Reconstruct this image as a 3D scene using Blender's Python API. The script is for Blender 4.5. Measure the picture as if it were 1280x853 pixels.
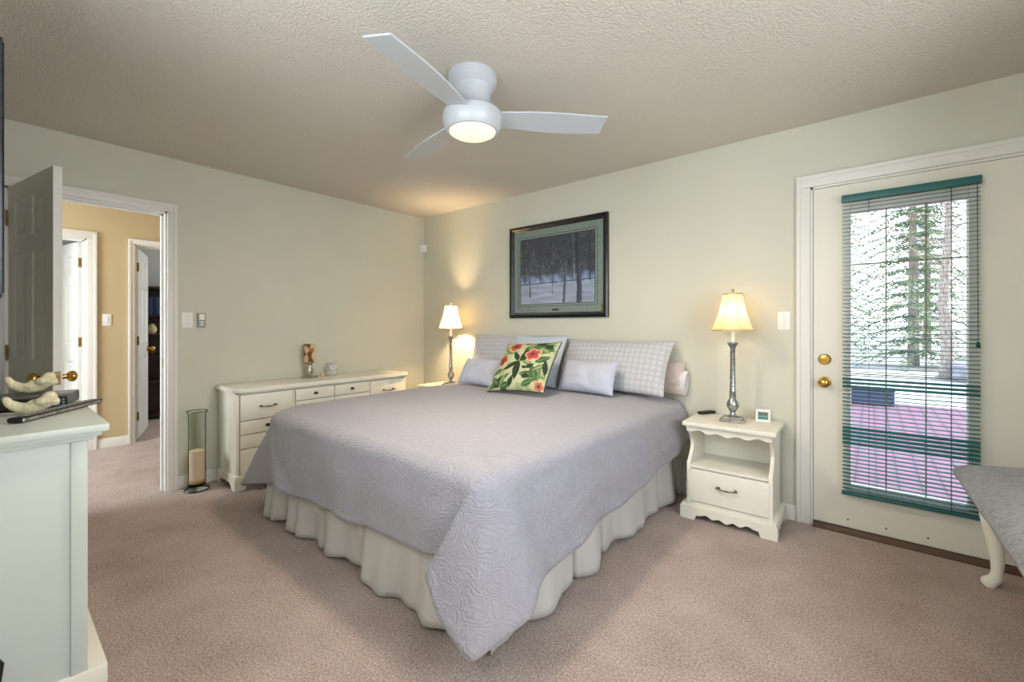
import bpy, bmesh, math, random
from mathutils import Vector, Matrix, noise

for o in list(bpy.data.objects):
    bpy.data.objects.remove(o)
SC = bpy.context.scene
COL = SC.collection
R = math.radians
rnd = random.Random(7)

# ------------------------------------------------------------------ camera, world, lights
cam_d = bpy.data.cameras.new('camera')
cam_d.sensor_width = 36.0
cam_d.lens = 544.0 / 1280.0 * 36.0
cam_d.shift_y = -19.2 / 1280.0
cam_d.clip_start = 0.02
cam = bpy.data.objects.new('camera', cam_d)
cam.location = (3.966, -3.21, 1.21)
cam.rotation_euler = (R(90), 0, R(39.55))
COL.objects.link(cam)
SC.camera = cam

SC.view_settings.view_transform = 'Standard'
SC.view_settings.look = 'None'
SC.view_settings.gamma = 1.0
SC.view_settings.use_curve_mapping = False
SC.view_settings.exposure = -0.12

W = bpy.data.worlds.new('sky')
SC.world = W
W.use_nodes = True
_bg = W.node_tree.nodes['Background']
_tc = W.node_tree.nodes.new('ShaderNodeTexCoord')
_sep = W.node_tree.nodes.new('ShaderNodeSeparateXYZ')
_rmp = W.node_tree.nodes.new('ShaderNodeValToRGB')
_rmp.color_ramp.elements[0].color = (0.95, 0.97, 1.0, 1)
_rmp.color_ramp.elements[1].color = (0.45, 0.66, 1.0, 1)
W.node_tree.links.new(_tc.outputs['Generated'], _sep.inputs[0])
W.node_tree.links.new(_sep.outputs['Z'], _rmp.inputs[0])
W.node_tree.links.new(_rmp.outputs[0], _bg.inputs['Color'])
_bg.inputs['Strength'].default_value = 3.2


def light(name, kind, loc, power, color, size=0.1, size_y=None, rot=(0, 0, 0), spread=None):
    d = bpy.data.lights.new(name, kind)
    d.energy = power
    d.color = color
    if kind == 'AREA':
        d.size = size
        if size_y:
            d.shape = 'RECTANGLE'
            d.size_y = size_y
        if spread:
            d.spread = spread
    elif kind == 'SUN':
        d.angle = size
    else:
        d.shadow_soft_size = size
    o = bpy.data.objects.new(name, d)
    o.location = loc
    o.rotation_euler = rot
    COL.objects.link(o)
    return o


light('sun', 'SUN', (8, 2, 9), 9.0, (1.0, 0.95, 0.88), R(1), rot=(R(-14), R(44), 0))
# daylight through the window of the right wall and the windows of the hall rooms
light('daylight_right', 'AREA', (5.12, -2.2, 1.45), 52, (0.93, 0.97, 1.0), 1.7, 1.45, rot=(0, R(90), 0))
light('front_fill', 'AREA', (2.9, -3.62, 1.75), 30, (0.93, 0.97, 1.0), 1.5, 0.9, rot=(R(90), 0, 0))  # added fill light from behind the camera for the foot of the bed
light('daylight_hall', 'AREA', (-0.95, -4.66, 1.5), 105, (0.9, 0.95, 1.0), 1.1, 1.4, rot=(R(62), 0, 0))
light('daylight_hall_room_a', 'AREA', (-3.2, -4.62, 1.4), 7, (0.9, 0.95, 1.0), 1.3, 1.3, rot=(R(90), 0, 0))
light('daylight_hall_room_b', 'AREA', (-2.9, 0.42, 1.45), 30, (0.9, 0.95, 1.0), 1.2, 1.2, rot=(R(-90), 0, 0))

# ------------------------------------------------------------------ materials


def srgb(r, g, b):
    def f(c):
        c /= 255.0
        return c / 12.92 if c <= 0.04045 else ((c + 0.055) / 1.055) ** 2.4
    return (f(r), f(g), f(b), 1.0)


MATS = {}


def mat(name, col, rough=0.5, metal=0.0, **kw):
    m = bpy.data.materials.new(name)
    m.use_nodes = True
    b = m.node_tree.nodes['Principled BSDF']
    b.inputs['Base Color'].default_value = srgb(*col)
    b.inputs['Roughness'].default_value = rough
    b.inputs['Metallic'].default_value = metal
    for k, v in kw.items():
        b.inputs[k].default_value = v
    MATS[name] = m
    return m


def nd(m, t, **kw):
    n = m.node_tree.nodes.new(t)
    for k, v in kw.items():
        setattr(n, k, v)
    return n


def lk(m, a, b):
    m.node_tree.links.new(a, b)


def bsdf(m):
    return m.node_tree.nodes['Principled BSDF']


def bump(m, height, strength, dist=0.01):
    b = nd(m, 'ShaderNodeBump')
    b.inputs['Strength'].default_value = strength
    b.inputs['Distance'].default_value = dist
    lk(m, height, b.inputs['Height'])
    lk(m, b.outputs[0], bsdf(m).inputs['Normal'])
    return b


def coords(m, kind='Object', scale=(1, 1, 1)):
    t = nd(m, 'ShaderNodeTexCoord')
    mp = nd(m, 'ShaderNodeMapping')
    mp.inputs['Scale'].default_value = scale
    lk(m, t.outputs[kind], mp.inputs[0])
    return mp.outputs[0]


def noise_node(m, vec, scale, detail=2.0, rough=0.5):
    n = nd(m, 'ShaderNodeTexNoise')
    n.inputs['Scale'].default_value = scale
    n.inputs['Detail'].default_value = detail
    n.inputs['Roughness'].default_value = rough
    lk(m, vec, n.inputs['Vector'])
    return n.outputs[0]


def ramp(m, fac, stops):
    r = nd(m, 'ShaderNodeValToRGB')
    e = r.color_ramp.elements
    while len(e) < len(stops):
        e.new(0.5)
    for k, (p, c) in enumerate(stops):
        e[k].position = p
        e[k].color = c
    lk(m, fac, r.inputs[0])
    return r.outputs[0]


def painted(name, col, rough=0.55, var=5, nscale=60, bstr=0.08):
    m = mat(name, col, rough)
    v = coords(m)
    n = noise_node(m, v, 2.5, 3)
    c0 = tuple(max(0, c - var) for c in col)
    c1 = tuple(min(255, c + var) for c in col)
    lk(m, ramp(m, n, [(0.3, srgb(*c0)), (0.7, srgb(*c1))]), bsdf(m).inputs['Base Color'])
    bump(m, noise_node(m, v, nscale, 2), bstr, 0.004)
    return m


M_wall = painted('wall_sage_paint', (206, 206, 192), 0.6, 2, 140, 0.10)
M_hall = painted('hall_tan_paint', (196, 178, 140), 0.6, 2, 140, 0.10)
M_wallw = painted('far_room_paint', (208, 212, 212), 0.6, 2, 140, 0.10)
M_trim = painted('white_trim_paint', (226, 225, 220), 0.4, 2, 80, 0.03)
M_door = painted('white_door_paint', (222, 222, 216), 0.42, 2, 90, 0.04)
M_doorg = painted('cream_door_paint', (226, 224, 212), 0.35, 2, 90, 0.03)
M_furn = painted('cream_furniture_paint', (236, 233, 220), 0.38, 3, 50, 0.03)
M_chest = painted('white_chest_paint', (200, 208, 203), 0.38, 3, 50, 0.03)

M_ceil = mat('popcorn_ceiling', (206, 201, 192), 0.9)
_v = coords(M_ceil)
_a = noise_node(M_ceil, _v, 110, 3, 0.6)
_vo = nd(M_ceil, 'ShaderNodeTexVoronoi')
_vo.inputs['Scale'].default_value = 85
lk(M_ceil, _v, _vo.inputs['Vector'])
_mm = nd(M_ceil, 'ShaderNodeMath', operation='SUBTRACT')
lk(M_ceil, _a, _mm.inputs[0])
lk(M_ceil, _vo.outputs['Distance'], _mm.inputs[1])
bump(M_ceil, _mm.outputs[0], 0.42, 0.010)

M_carpet = mat('carpet', (196, 176, 165), 0.95)
_v = coords(M_carpet)
_n1 = noise_node(M_carpet, _v, 120, 4, 0.75)
_n2 = noise_node(M_carpet, _v, 3.5, 4, 0.6)
_mx = nd(M_carpet, 'ShaderNodeMath', operation='MULTIPLY_ADD')
lk(M_carpet, _n2, _mx.inputs[0])
_mx.inputs[1].default_value = 0.26
lk(M_carpet, _n1, _mx.inputs[2])
lk(M_carpet, ramp(M_carpet, _mx.outputs[0], [(0.44, srgb(128, 108, 98)), (0.63, srgb(182, 162, 151)), (0.82, srgb(224, 208, 199))]), bsdf(M_carpet).inputs['Base Color'])
bump(M_carpet, _n1, 0.8, 0.012)
bsdf(M_carpet).inputs['Sheen Weight'].default_value = 0.15


def cloth(name, col, rough=0.85, scale=350, bstr=0.25):
    m = mat(name, col, rough)
    v = coords(m)
    n = noise_node(m, v, scale, 2)
    w = noise_node(m, v, 7, 4)
    a = nd(m, 'ShaderNodeMath', operation='MULTIPLY_ADD')
    lk(m, n, a.inputs[0])
    a.inputs[1].default_value = 0.12
    lk(m, w, a.inputs[2])
    bump(m, a.outputs[0], bstr, 0.012)
    bsdf(m).inputs['Sheen Weight'].default_value = 0.2
    return m


# quilted bedspread: rosette rings pressed into the cloth
M_quilt = mat('lavender_matelasse', (157, 156, 166), 0.7)
_v = coords(M_quilt)
_dn = nd(M_quilt, 'ShaderNodeTexNoise')
_dn.inputs['Scale'].default_value = 12
_dn.inputs['Detail'].default_value = 4
lk(M_quilt, _v, _dn.inputs['Vector'])
_dm = nd(M_quilt, 'ShaderNodeVectorMath', operation='MULTIPLY_ADD')
lk(M_quilt, _dn.outputs['Color'], _dm.inputs[0])
_dm.inputs[1].default_value = (0.09, 0.09, 0.09)
lk(M_quilt, _v, _dm.inputs[2])
_vo = nd(M_quilt, 'ShaderNodeTexVoronoi')
_vo.inputs['Scale'].default_value = 8.5
lk(M_quilt, _dm.outputs[0], _vo.inputs['Vector'])
_s = nd(M_quilt, 'ShaderNodeMath', operation='MULTIPLY')
lk(M_quilt, _vo.outputs['Distance'], _s.inputs[0])
_s.inputs[1].default_value = 62
_si = nd(M_quilt, 'ShaderNodeMath', operation='SINE')
lk(M_quilt, _s.outputs[0], _si.inputs[0])
_fn = noise_node(M_quilt, _v, 55, 4)
_ad = nd(M_quilt, 'ShaderNodeMath', operation='MULTIPLY_ADD')
lk(M_quilt, _si.outputs[0], _ad.inputs[0])
_ad.inputs[1].default_value = 0.35
lk(M_quilt, _fn, _ad.inputs[2])
bump(M_quilt, _ad.outputs[0], 0.5, 0.007)
bsdf(M_quilt).inputs['Sheen Weight'].default_value = 0.25

M_skirt = cloth('bed_skirt_cotton', (196, 194, 189), 0.8, 300, 0.15)
M_lav = cloth('lavender_cotton', (187, 191, 208), 0.8, 400, 0.2)
M_euro = cloth('pale_blue_cotton', (184, 193, 208), 0.8, 400, 0.25)
M_tan = cloth('pinkish_pillowcase', (192, 180, 175), 0.8, 400, 0.3)
M_stripe = cloth('white_pillow_hem', (222, 219, 222), 0.8, 400, 0.3)
M_mattress = cloth('mattress_ticking', (215, 213, 210))

# checked sham: thin woven grid lines
M_sham = mat('checked_sham', (212, 212, 216), 0.85)
_v = coords(M_sham, scale=(24, 24, 24))
_sx = nd(M_sham, 'ShaderNodeSeparateXYZ')
lk(M_sham, _v, _sx.inputs[0])


def _gridline(m, out):
    f = nd(m, 'ShaderNodeMath', operation='FRACT')
    lk(m, out, f.inputs[0])
    g = nd(m, 'ShaderNodeMath', operation='PINGPONG')
    lk(m, f.outputs[0], g.inputs[0])
    g.inputs[1].default_value = 0.5
    return g.outputs[0]


_g1 = _gridline(M_sham, _sx.outputs['X'])
_g2 = _gridline(M_sham, _sx.outputs['Z'])
_mn = nd(M_sham, 'ShaderNodeMath', operation='MINIMUM')
lk(M_sham, _g1, _mn.inputs[0])
lk(M_sham, _g2, _mn.inputs[1])
_p = ramp(M_sham, _mn.outputs[0], [(0.0, srgb(174, 178, 186)), (0.10, srgb(186, 188, 195)), (0.3, srgb(197, 198, 203))])
lk(M_sham, _p, bsdf(M_sham).inputs['Base Color'])
bump(M_sham, _mn.outputs[0], 0.5, 0.006)


def color_attr_mat(name, rough=0.6, bstr=0.0):
    m = mat(name, (255, 255, 255), rough)
    a = nd(m, 'ShaderNodeVertexColor', layer_name='print')
    lk(m, a.outputs[0], bsdf(m).inputs['Base Color'])
    if bstr:
        bump(m, noise_node(m, coords(m), 300, 2), bstr, 0.006)
    return m


M_floral = color_attr_mat('tropical_print_canvas', 0.85, 0.3)
M_print = color_attr_mat('winter_forest_print', 0.5)
M_candle = color_attr_mat('brown_cream_candle', 0.5)

M_brass = mat('polished_brass', (212, 170, 92), 0.2, 1.0)
M_brassd = mat('aged_brass_hinge', (150, 125, 82), 0.35, 1.0)
M_pewter = mat('antique_pewter', (96, 90, 84), 0.35, 0.9)
M_silver = mat('brushed_silver', (186, 188, 190), 0.28, 0.95)
_n = noise_node(M_silver, coords(M_silver), 60, 3)
lk(M_silver, ramp(M_silver, _n, [(0.3, srgb(130, 132, 134)), (0.7, srgb(200, 202, 204))]), bsdf(M_silver).inputs['Base Color'])
M_cement = mat('grey_stone_base', (150, 146, 140), 0.5)
_n = noise_node(M_cement, coords(M_cement), 40, 4)
lk(M_cement, ramp(M_cement, _n, [(0.3, srgb(112, 108, 102)), (0.7, srgb(182, 178, 170))]), bsdf(M_cement).inputs['Base Color'])
M_white = mat('white_plastic', (236, 236, 232), 0.35)
M_grey = mat('grey_plastic', (150, 152, 152), 0.4)
M_fan = mat('white_fan_enamel', (188, 195, 202), 0.3)
M_black = mat('black_plastic', (22, 23, 25), 0.35)
M_dark = mat('charcoal_plastic', (60, 62, 66), 0.3)
M_screen = mat('dark_screen', (16, 24, 32), 0.12)
M_tvedge = mat('tv_bezel', (18, 20, 24), 0.3)
M_frame = mat('black_lacquer_frame', (16, 18, 20), 0.22)
M_matg = mat('grey_green_mat_board', (122, 136, 128), 0.85)
_n = noise_node(M_matg, coords(M_matg), 90, 4)
lk(M_matg, ramp(M_matg, _n, [(0.3, srgb(104, 120, 113)), (0.7, srgb(140, 153, 145))]), bsdf(M_matg).inputs['Base Color'])
M_matline = mat('mat_dark_line', (40, 46, 46), 0.8)
M_slat = mat('teal_blind_slat', (44, 108, 104), 0.4)
M_rail = mat('teal_blind_rail', (38, 98, 98), 0.38)
M_cord = mat('dark_green_cord', (30, 70, 62), 0.8)
M_brown = mat('brown_threshold', (86, 62, 48), 0.5)
M_cream = mat('cream_bumpy_ornament', (226, 216, 180), 0.75)
_n = noise_node(M_cream, coords(M_cream), 90, 3)
lk(M_cream, ramp(M_cream, _n, [(0.3, srgb(206, 194, 154)), (0.7, srgb(236, 228, 198))]), bsdf(M_cream).inputs['Base Color'])
bump(M_cream, _n, 0.6, 0.006)
M_maroon = mat('dark_maroon_plastic', (52, 26, 26), 0.4)
M_sand = mat('cream_sand', (216, 196, 168), 0.9)
_v = coords(M_sand)
_sx = nd(M_sand, 'ShaderNodeSeparateXYZ')
lk(M_sand, _v, _sx.inputs[0])
lk(M_sand, ramp(M_sand, _sx.outputs['Z'], [(0.02, srgb(196, 178, 150)), (0.06, srgb(170, 116, 76)), (0.09, srgb(228, 200, 176)), (0.3, srgb(222, 194, 170))]), bsdf(M_sand).inputs['Base Color'])
bump(M_sand, noise_node(M_sand, _v, 180, 2), 0.5, 0.005)
M_throw = mat('grey_plush_throw', (150, 151, 152), 0.95)
_n = noise_node(M_throw, coords(M_throw), 55, 4, 0.7)
lk(M_throw, ramp(M_throw, _n, [(0.3, srgb(112, 114, 117)), (0.75, srgb(182, 183, 184))]), bsdf(M_throw).inputs['Base Color'])
bump(M_throw, _n, 0.9, 0.02)
M_throw.node_tree.nodes['Principled BSDF'].inputs['Sheen Weight'].default_value = 0.4
M_darkwood = mat('dark_walnut', (52, 38, 36), 0.45)
_n = noise_node(M_darkwood, coords(M_darkwood, scale=(2, 2, 30)), 4, 4)
lk(M_darkwood, ramp(M_darkwood, _n, [(0.3, srgb(40, 29, 28)), (0.7, srgb(68, 50, 46))]), bsdf(M_darkwood).inputs['Base Color'])
M_bookb = mat('blue_book_cloth', (44, 78, 128), 0.6)
M_bookd = mat('navy_book_cloth', (30, 40, 66), 0.6)
M_bookg = mat('grey_blue_book_cloth', (96, 120, 140), 0.6)
M_page = mat('book_pages', (226, 220, 204), 0.8)


def glass(name, tint, rough=0.02, gl=0.12):
    m = bpy.data.materials.new(name)
    m.use_nodes = True
    nt = m.node_tree
    for n in list(nt.nodes):
        if n.type != 'OUTPUT_MATERIAL':
            nt.nodes.remove(n)
    out = [n for n in nt.nodes if n.type == 'OUTPUT_MATERIAL'][0]
    t = nt.nodes.new('ShaderNodeBsdfTransparent')
    t.inputs[0].default_value = tint
    g = nt.nodes.new('ShaderNodeBsdfGlossy')
    g.inputs['Roughness'].default_value = rough
    lw = nt.nodes.new('ShaderNodeLayerWeight')
    lw.inputs['Blend'].default_value = gl
    mx = nt.nodes.new('ShaderNodeMixShader')
    nt.links.new(lw.outputs['Fresnel'], mx.inputs[0])
    nt.links.new(t.outputs[0], mx.inputs[1])
    nt.links.new(g.outputs[0], mx.inputs[2])
    nt.links.new(mx.outputs[0], out.inputs[0])
    return m


M_pane = glass('clear_pane', (0.97, 0.98, 0.98, 1), 0.02, 0.1)
M_artglass = glass('picture_glass', (1, 1, 1, 1), 0.15, 0.06)
M_vase = glass('green_glass', (0.945, 0.972, 0.945, 1), 0.04, 0.08)
M_tumbler = mat('swirled_pale_glass', (214, 216, 212), 0.15, 0.0, Alpha=0.55)
M_ring = mat('dark_green_glass_rim', (52, 66, 56), 0.15)


def emit(name, col, strength):
    m = mat(name, col, 0.4)
    bsdf(m).inputs['Emission Color'].default_value = srgb(*col)
    bsdf(m).inputs['Emission Strength'].default_value = strength
    return m


M_bulb = emit('warm_bulb', (255, 214, 150), 8.0)
M_fanlamp = emit('fan_lamp_diffuser', (255, 226, 184), 1.25)
M_display = emit('blue_display', (60, 110, 190), 0.25)
M_lcd = mat('lcd_grey_green', (120, 136, 116), 0.3)
M_lcdb = mat('lcd_teal', (60, 140, 130), 0.3)

# lampshade: fabric that lets the bulb's light through
M_shade = bpy.data.materials.new('cream_lampshade')
M_shade.use_nodes = True
_nt = M_shade.node_tree
for _x in list(_nt.nodes):
    if _x.type != 'OUTPUT_MATERIAL':
        _nt.nodes.remove(_x)
_o = [n for n in _nt.nodes if n.type == 'OUTPUT_MATERIAL'][0]
_d = _nt.nodes.new('ShaderNodeBsdfDiffuse')
_d.inputs[0].default_value = srgb(238, 222, 190)
_t = _nt.nodes.new('ShaderNodeBsdfTranslucent')
_t.inputs[0].default_value = srgb(250, 228, 182)
_m = _nt.nodes.new('ShaderNodeMixShader')
_m.inputs[0].default_value = 0.6
_nt.links.new(_d.outputs[0], _m.inputs[1])
_nt.links.new(_t.outputs[0], _m.inputs[2])
_nt.links.new(_m.outputs[0], _o.inputs[0])
M_shadetrim = cloth('shade_braid', (206, 182, 140), 0.8, 300, 0.1)

# outdoors
M_deck = mat('rose_deck_boards', (196, 150, 160), 0.6)
_v = coords(M_deck)
_sx = nd(M_deck, 'ShaderNodeSeparateXYZ')
lk(M_deck, _v, _sx.inputs[0])
_bm = nd(M_deck, 'ShaderNodeMath', operation='MULTIPLY')
lk(M_deck, _sx.outputs['X'], _bm.inputs[0])
_bm.inputs[1].default_value = 7.0
_gl = _gridline(M_deck, _bm.outputs[0])
lk(M_deck, ramp(M_deck, _gl, [(0.0, srgb(62, 40, 50)), (0.05, srgb(118, 84, 104)), (0.3, srgb(128, 92, 110))]), bsdf(M_deck).inputs['Base Color'])
M_gravel = mat('pale_ground', (216, 212, 206), 0.95)
_n = noise_node(M_gravel, coords(M_gravel), 1.2, 5, 0.7)
lk(M_gravel, ramp(M_gravel, _n, [(0.35, srgb(178, 166, 156)), (0.6, srgb(232, 230, 228))]), bsdf(M_gravel).inputs['Base Color'])
M_asphalt = mat('grey_drive', (128, 130, 140), 0.9)
_n = noise_node(M_asphalt, coords(M_asphalt), 6, 5, 0.7)
lk(M_asphalt, ramp(M_asphalt, _n, [(0.35, srgb(104, 106, 116)), (0.65, srgb(160, 162, 172))]), bsdf(M_asphalt).inputs['Base Color'])
M_needle = mat('spruce_needles', (72, 96, 62), 0.8)
_n = noise_node(M_needle, coords(M_needle), 1.6, 4)
lk(M_needle, ramp(M_needle, _n, [(0.3, srgb(92, 116, 104)), (0.7, srgb(160, 172, 120))]), bsdf(M_needle).inputs['Base Color'])
M_bark = mat('grey_bark', (150, 138, 126), 0.9)
_n = noise_node(M_bark, coords(M_bark, scale=(6, 6, 1)), 6, 4)
lk(M_bark, ramp(M_bark, _n, [(0.3, srgb(112, 98, 88)), (0.7, srgb(190, 178, 166))]), bsdf(M_bark).inputs['Base Color'])
bump(M_bark, _n, 0.8, 0.03)
M_planter = mat('navy_deck_box', (62, 70, 98), 0.5)
M_siding = mat('house_siding', (190, 188, 180), 0.8)

# ------------------------------------------------------------------ mesh helpers


class MB:
    def __init__(self):
        self.bm = bmesh.new()

    def box(self, x0, x1, y0, y1, z0, z1, bev=0.0, seg=2, mx=None):
        mtx = Matrix.Translation(((x0 + x1) / 2, (y0 + y1) / 2, (z0 + z1) / 2)) @ Matrix.Diagonal((abs(x1 - x0), abs(y1 - y0), abs(z1 - z0), 1))
        if mx is not None:
            mtx = mx @ mtx
        r = bmesh.ops.create_cube(self.bm, size=1.0, matrix=mtx)
        if bev > 0:
            es = list({e for v in r['verts'] for e in v.link_edges})
            bmesh.ops.bevel(self.bm, geom=es, offset=bev, segments=seg, affect='EDGES', profile=0.6, clamp_overlap=True)
        return self

    def lathe(self, prof, c=(0, 0, 0), n=32, mx=None, power=None):
        rings = []
        for (r, z) in prof:
            ring = []
            for k in range(n):
                a = 2 * math.pi * k / n
                p = Vector((c[0] + r * math.cos(a), c[1] + r * math.sin(a), c[2] + z))
                if mx is not None:
                    p = mx @ p
                ring.append(self.bm.verts.new(p))
            rings.append(ring)
        for a, b in zip(rings, rings[1:]):
            for k in range(n):
                self.bm.faces.new((a[k], a[(k + 1) % n], b[(k + 1) % n], b[k]))
        if prof[0][0] > 1e-4:
            self.bm.faces.new(list(reversed(rings[0])))
        if prof[-1][0] > 1e-4:
            self.bm.faces.new(rings[-1])
        return self

    def openlathe(self, prof, c=(0, 0, 0), n=32, rot=0.0):
        rings = []
        for (r, z) in prof:
            rings.append([self.bm.verts.new((c[0] + r * math.cos(2 * math.pi * k / n + rot), c[1] + r * math.sin(2 * math.pi * k / n + rot), c[2] + z)) for k in range(n)])
        for a, b in zip(rings, rings[1:]):
            for k in range(n):
                self.bm.faces.new((a[k], a[(k + 1) % n], b[(k + 1) % n], b[k]))
        return self

    def prism(self, pts, plane, d0, d1, mx=None):
        def P(u, v, d):
            p = {'xy': (u, v, d), 'xz': (u, d, v), 'yz': (d, u, v)}[plane]
            p = Vector(p)
            return mx @ p if mx is not None else p
        a = [self.bm.verts.new(P(u, v, d0)) for u, v in pts]
        b = [self.bm.verts.new(P(u, v, d1)) for u, v in pts]
        n = len(pts)
        self.bm.faces.new(a)
        self.bm.faces.new(list(reversed(b)))
        for k in range(n):
            self.bm.faces.new((a[k], b[k], b[(k + 1) % n], a[(k + 1) % n]))
        return self

    def tube(self, pts, r, n=10, caps=True):
        pts = [Vector(p) for p in pts]
        rs = r if isinstance(r, (list, tuple)) else [r] * len(pts)
        rings = []
        up = None
        for i, p in enumerate(pts):
            t = (pts[min(i + 1, len(pts) - 1)] - pts[max(i - 1, 0)]).normalized()
            if up is None:
                up = Vector((0, 0, 1)) if abs(t.z) < 0.9 else Vector((1, 0, 0))
            s = t.cross(up).normalized()
            up = s.cross(t).normalized()
            rings.append([self.bm.verts.new(p + (s * math.cos(2 * math.pi * k / n) + up * math.sin(2 * math.pi * k / n)) * rs[i]) for k in range(n)])
        for a, b in zip(rings, rings[1:]):
            for k in range(n):
                self.bm.faces.new((a[k], a[(k + 1) % n], b[(k + 1) % n], b[k]))
        if caps:
            self.bm.faces.new(list(reversed(rings[0])))
            self.bm.faces.new(rings[-1])
        return self

    def grid(self, f, nu, nv, closed=False):
        vs = [[self.bm.verts.new(f(i / (nu - (0 if closed else 1)), j / (nv - 1))) for j in range(nv)] for i in range(nu)]
        for i in range(nu if closed else nu - 1):
            for j in range(nv - 1):
                a, b = vs[i], vs[(i + 1) % nu]
                self.bm.faces.new((a[j], b[j], b[j + 1], a[j + 1]))
        return vs

    def sphere(self, c, r, sc=(1, 1, 1), u=20, v=12, mx=None):
        m = Matrix.Translation(c) @ Matrix.Diagonal((sc[0], sc[1], sc[2], 1))
        if mx is not None:
            m = mx @ m
        bmesh.ops.create_uvsphere(self.bm, u_segments=u, v_segments=v, radius=r, matrix=m)
        return self


def obj(name, mb, material, parent=None, smooth=35, kind=None, label=None):
    me = bpy.data.meshes.new(name)
    bmesh.ops.recalc_face_normals(mb.bm, faces=mb.bm.faces)
    mb.bm.to_mesh(me)
    mb.bm.free()
    for m in (material if isinstance(material, list) else [material]):
        me.materials.append(m)
    if smooth:
        me.polygons.foreach_set('use_smooth', [True] * len(me.polygons))
        me.set_sharp_from_angle(angle=R(smooth))
    o = bpy.data.objects.new(name, me)
    COL.objects.link(o)
    if parent is not None:
        o.parent = parent
    if kind:
        o['kind'] = kind
    if label:
        o['label'] = label
    return o


def tag(o, label, cat, group=None):
    o['label'] = label
    o['category'] = cat
    if group:
        o['group'] = group
    return o


def thing(name, label, cat, loc=(0, 0, 0), rz=0.0, group=None):
    o = bpy.data.objects.new(name, None)
    o.empty_display_size = 0.05
    COL.objects.link(o)
    o.location = loc
    o.rotation_euler = (0, 0, rz)
    return tag(o, label, cat, group)


def dup(root, loc, rz, label):
    def cp(o, parent):
        c = o.copy()
        COL.objects.link(c)
        c.parent = parent
        for ch in list(o.children):
            cp(ch, c)
        return c
    r = cp(root, None)
    r.location = loc
    r.rotation_euler = (0, 0, rz)
    r['label'] = label
    return r


def struct(name, mb, material, smooth=35):
    return obj(name, mb, material, None, smooth, 'structure')


# ------------------------------------------------------------------ the setting
H = 2.44
T = 0.12
FY = -3.43        # front wall (behind the camera)
RX = 4.97         # right wall
HX = -1.90        # far wall of the hall


def wall(name, axis, c0, c1, a0, a1, holes, material, z0=0.0, z1=H):
    m = MB()

    def b(u0, u1, w0, w1):
        if u1 - u0 < 1e-4 or w1 - w0 < 1e-4:
            return
        if axis == 'x':
            m.box(c0, c1, u0, u1, w0, w1)
        else:
            m.box(u0, u1, c0, c1, w0, w1)
    u = a0
    for (h0, h1, v0, v1) in sorted(holes):
        b(u, h0, z0, z1)
        b(h0, h1, z0, v0)
        b(h0, h1, v1, z1)
        u = h1
    b(u, a1, z0, z1)
    return struct(name, m, material, None)


m = MB()
m.box(-4.0, 5.2, -4.7, 0.0, -0.08, 0.0)
m.box(-4.0, -T, 0.0, 0.5, -0.08, 0.0)
struct('floor', m, M_carpet, None)
m = MB()
m.box(-4.0, 5.2, -4.7, 0.6, H, H + 0.1)
struct('ceiling', m, M_ceil, None)

DO = (-3.144, -2.355, 0.0, 2.05)             # doorway in the left wall
wall('wall_left', 'x', -T, 0.0, FY - T, 0.5, [DO], M_wall)
wall('wall_back', 'y', 0.0, 0.14, 0.0, 5.2, [(3.672, 4.592, 0.0, 2.06)], M_wall)
wall('wall_front', 'y', FY - T, FY, 0.0, 5.2, [(2.15, 3.65, 1.30, 2.20)], M_wall)
wall('wall_right', 'x', RX, RX + T, FY, 0.0, [(-3.05, -1.35, 0.75, 2.2)], M_wall)
# hall and the two rooms behind it
HA = (-3.35, -2.575, 0.0, 2.06)
HB = (-2.235, -1.45, 0.0, 2.06)
wall('wall_hall_far', 'x', HX - T, HX, -4.5, 0.38, [HA, HB], M_hall)
wall('wall_hall_front', 'y', -4.62, -4.5, -4.0, -T, [(-1.5, -0.4, 0.7, 2.1), (-3.85, -2.55, 0.75, 2.05)], M_hall)
wall('wall_hall_back', 'y', 0.38, 0.5, -4.0, -T, [(-3.5, -2.3, 0.85, 2.05)], M_hall)
wall('wall_far_rooms', 'x', -4.0, -3.6, -4.5, 0.38, [], M_wallw)
wall('wall_partition', 'y', -2.46, -2.36, -3.6, HX - T, [], M_wallw)
# thin hall-side skin of the bedroom wall is painted tan
wall('wall_hall_near', 'x', -T - 0.012, -T, -4.5, 0.38, [DO], M_hall)


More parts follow.
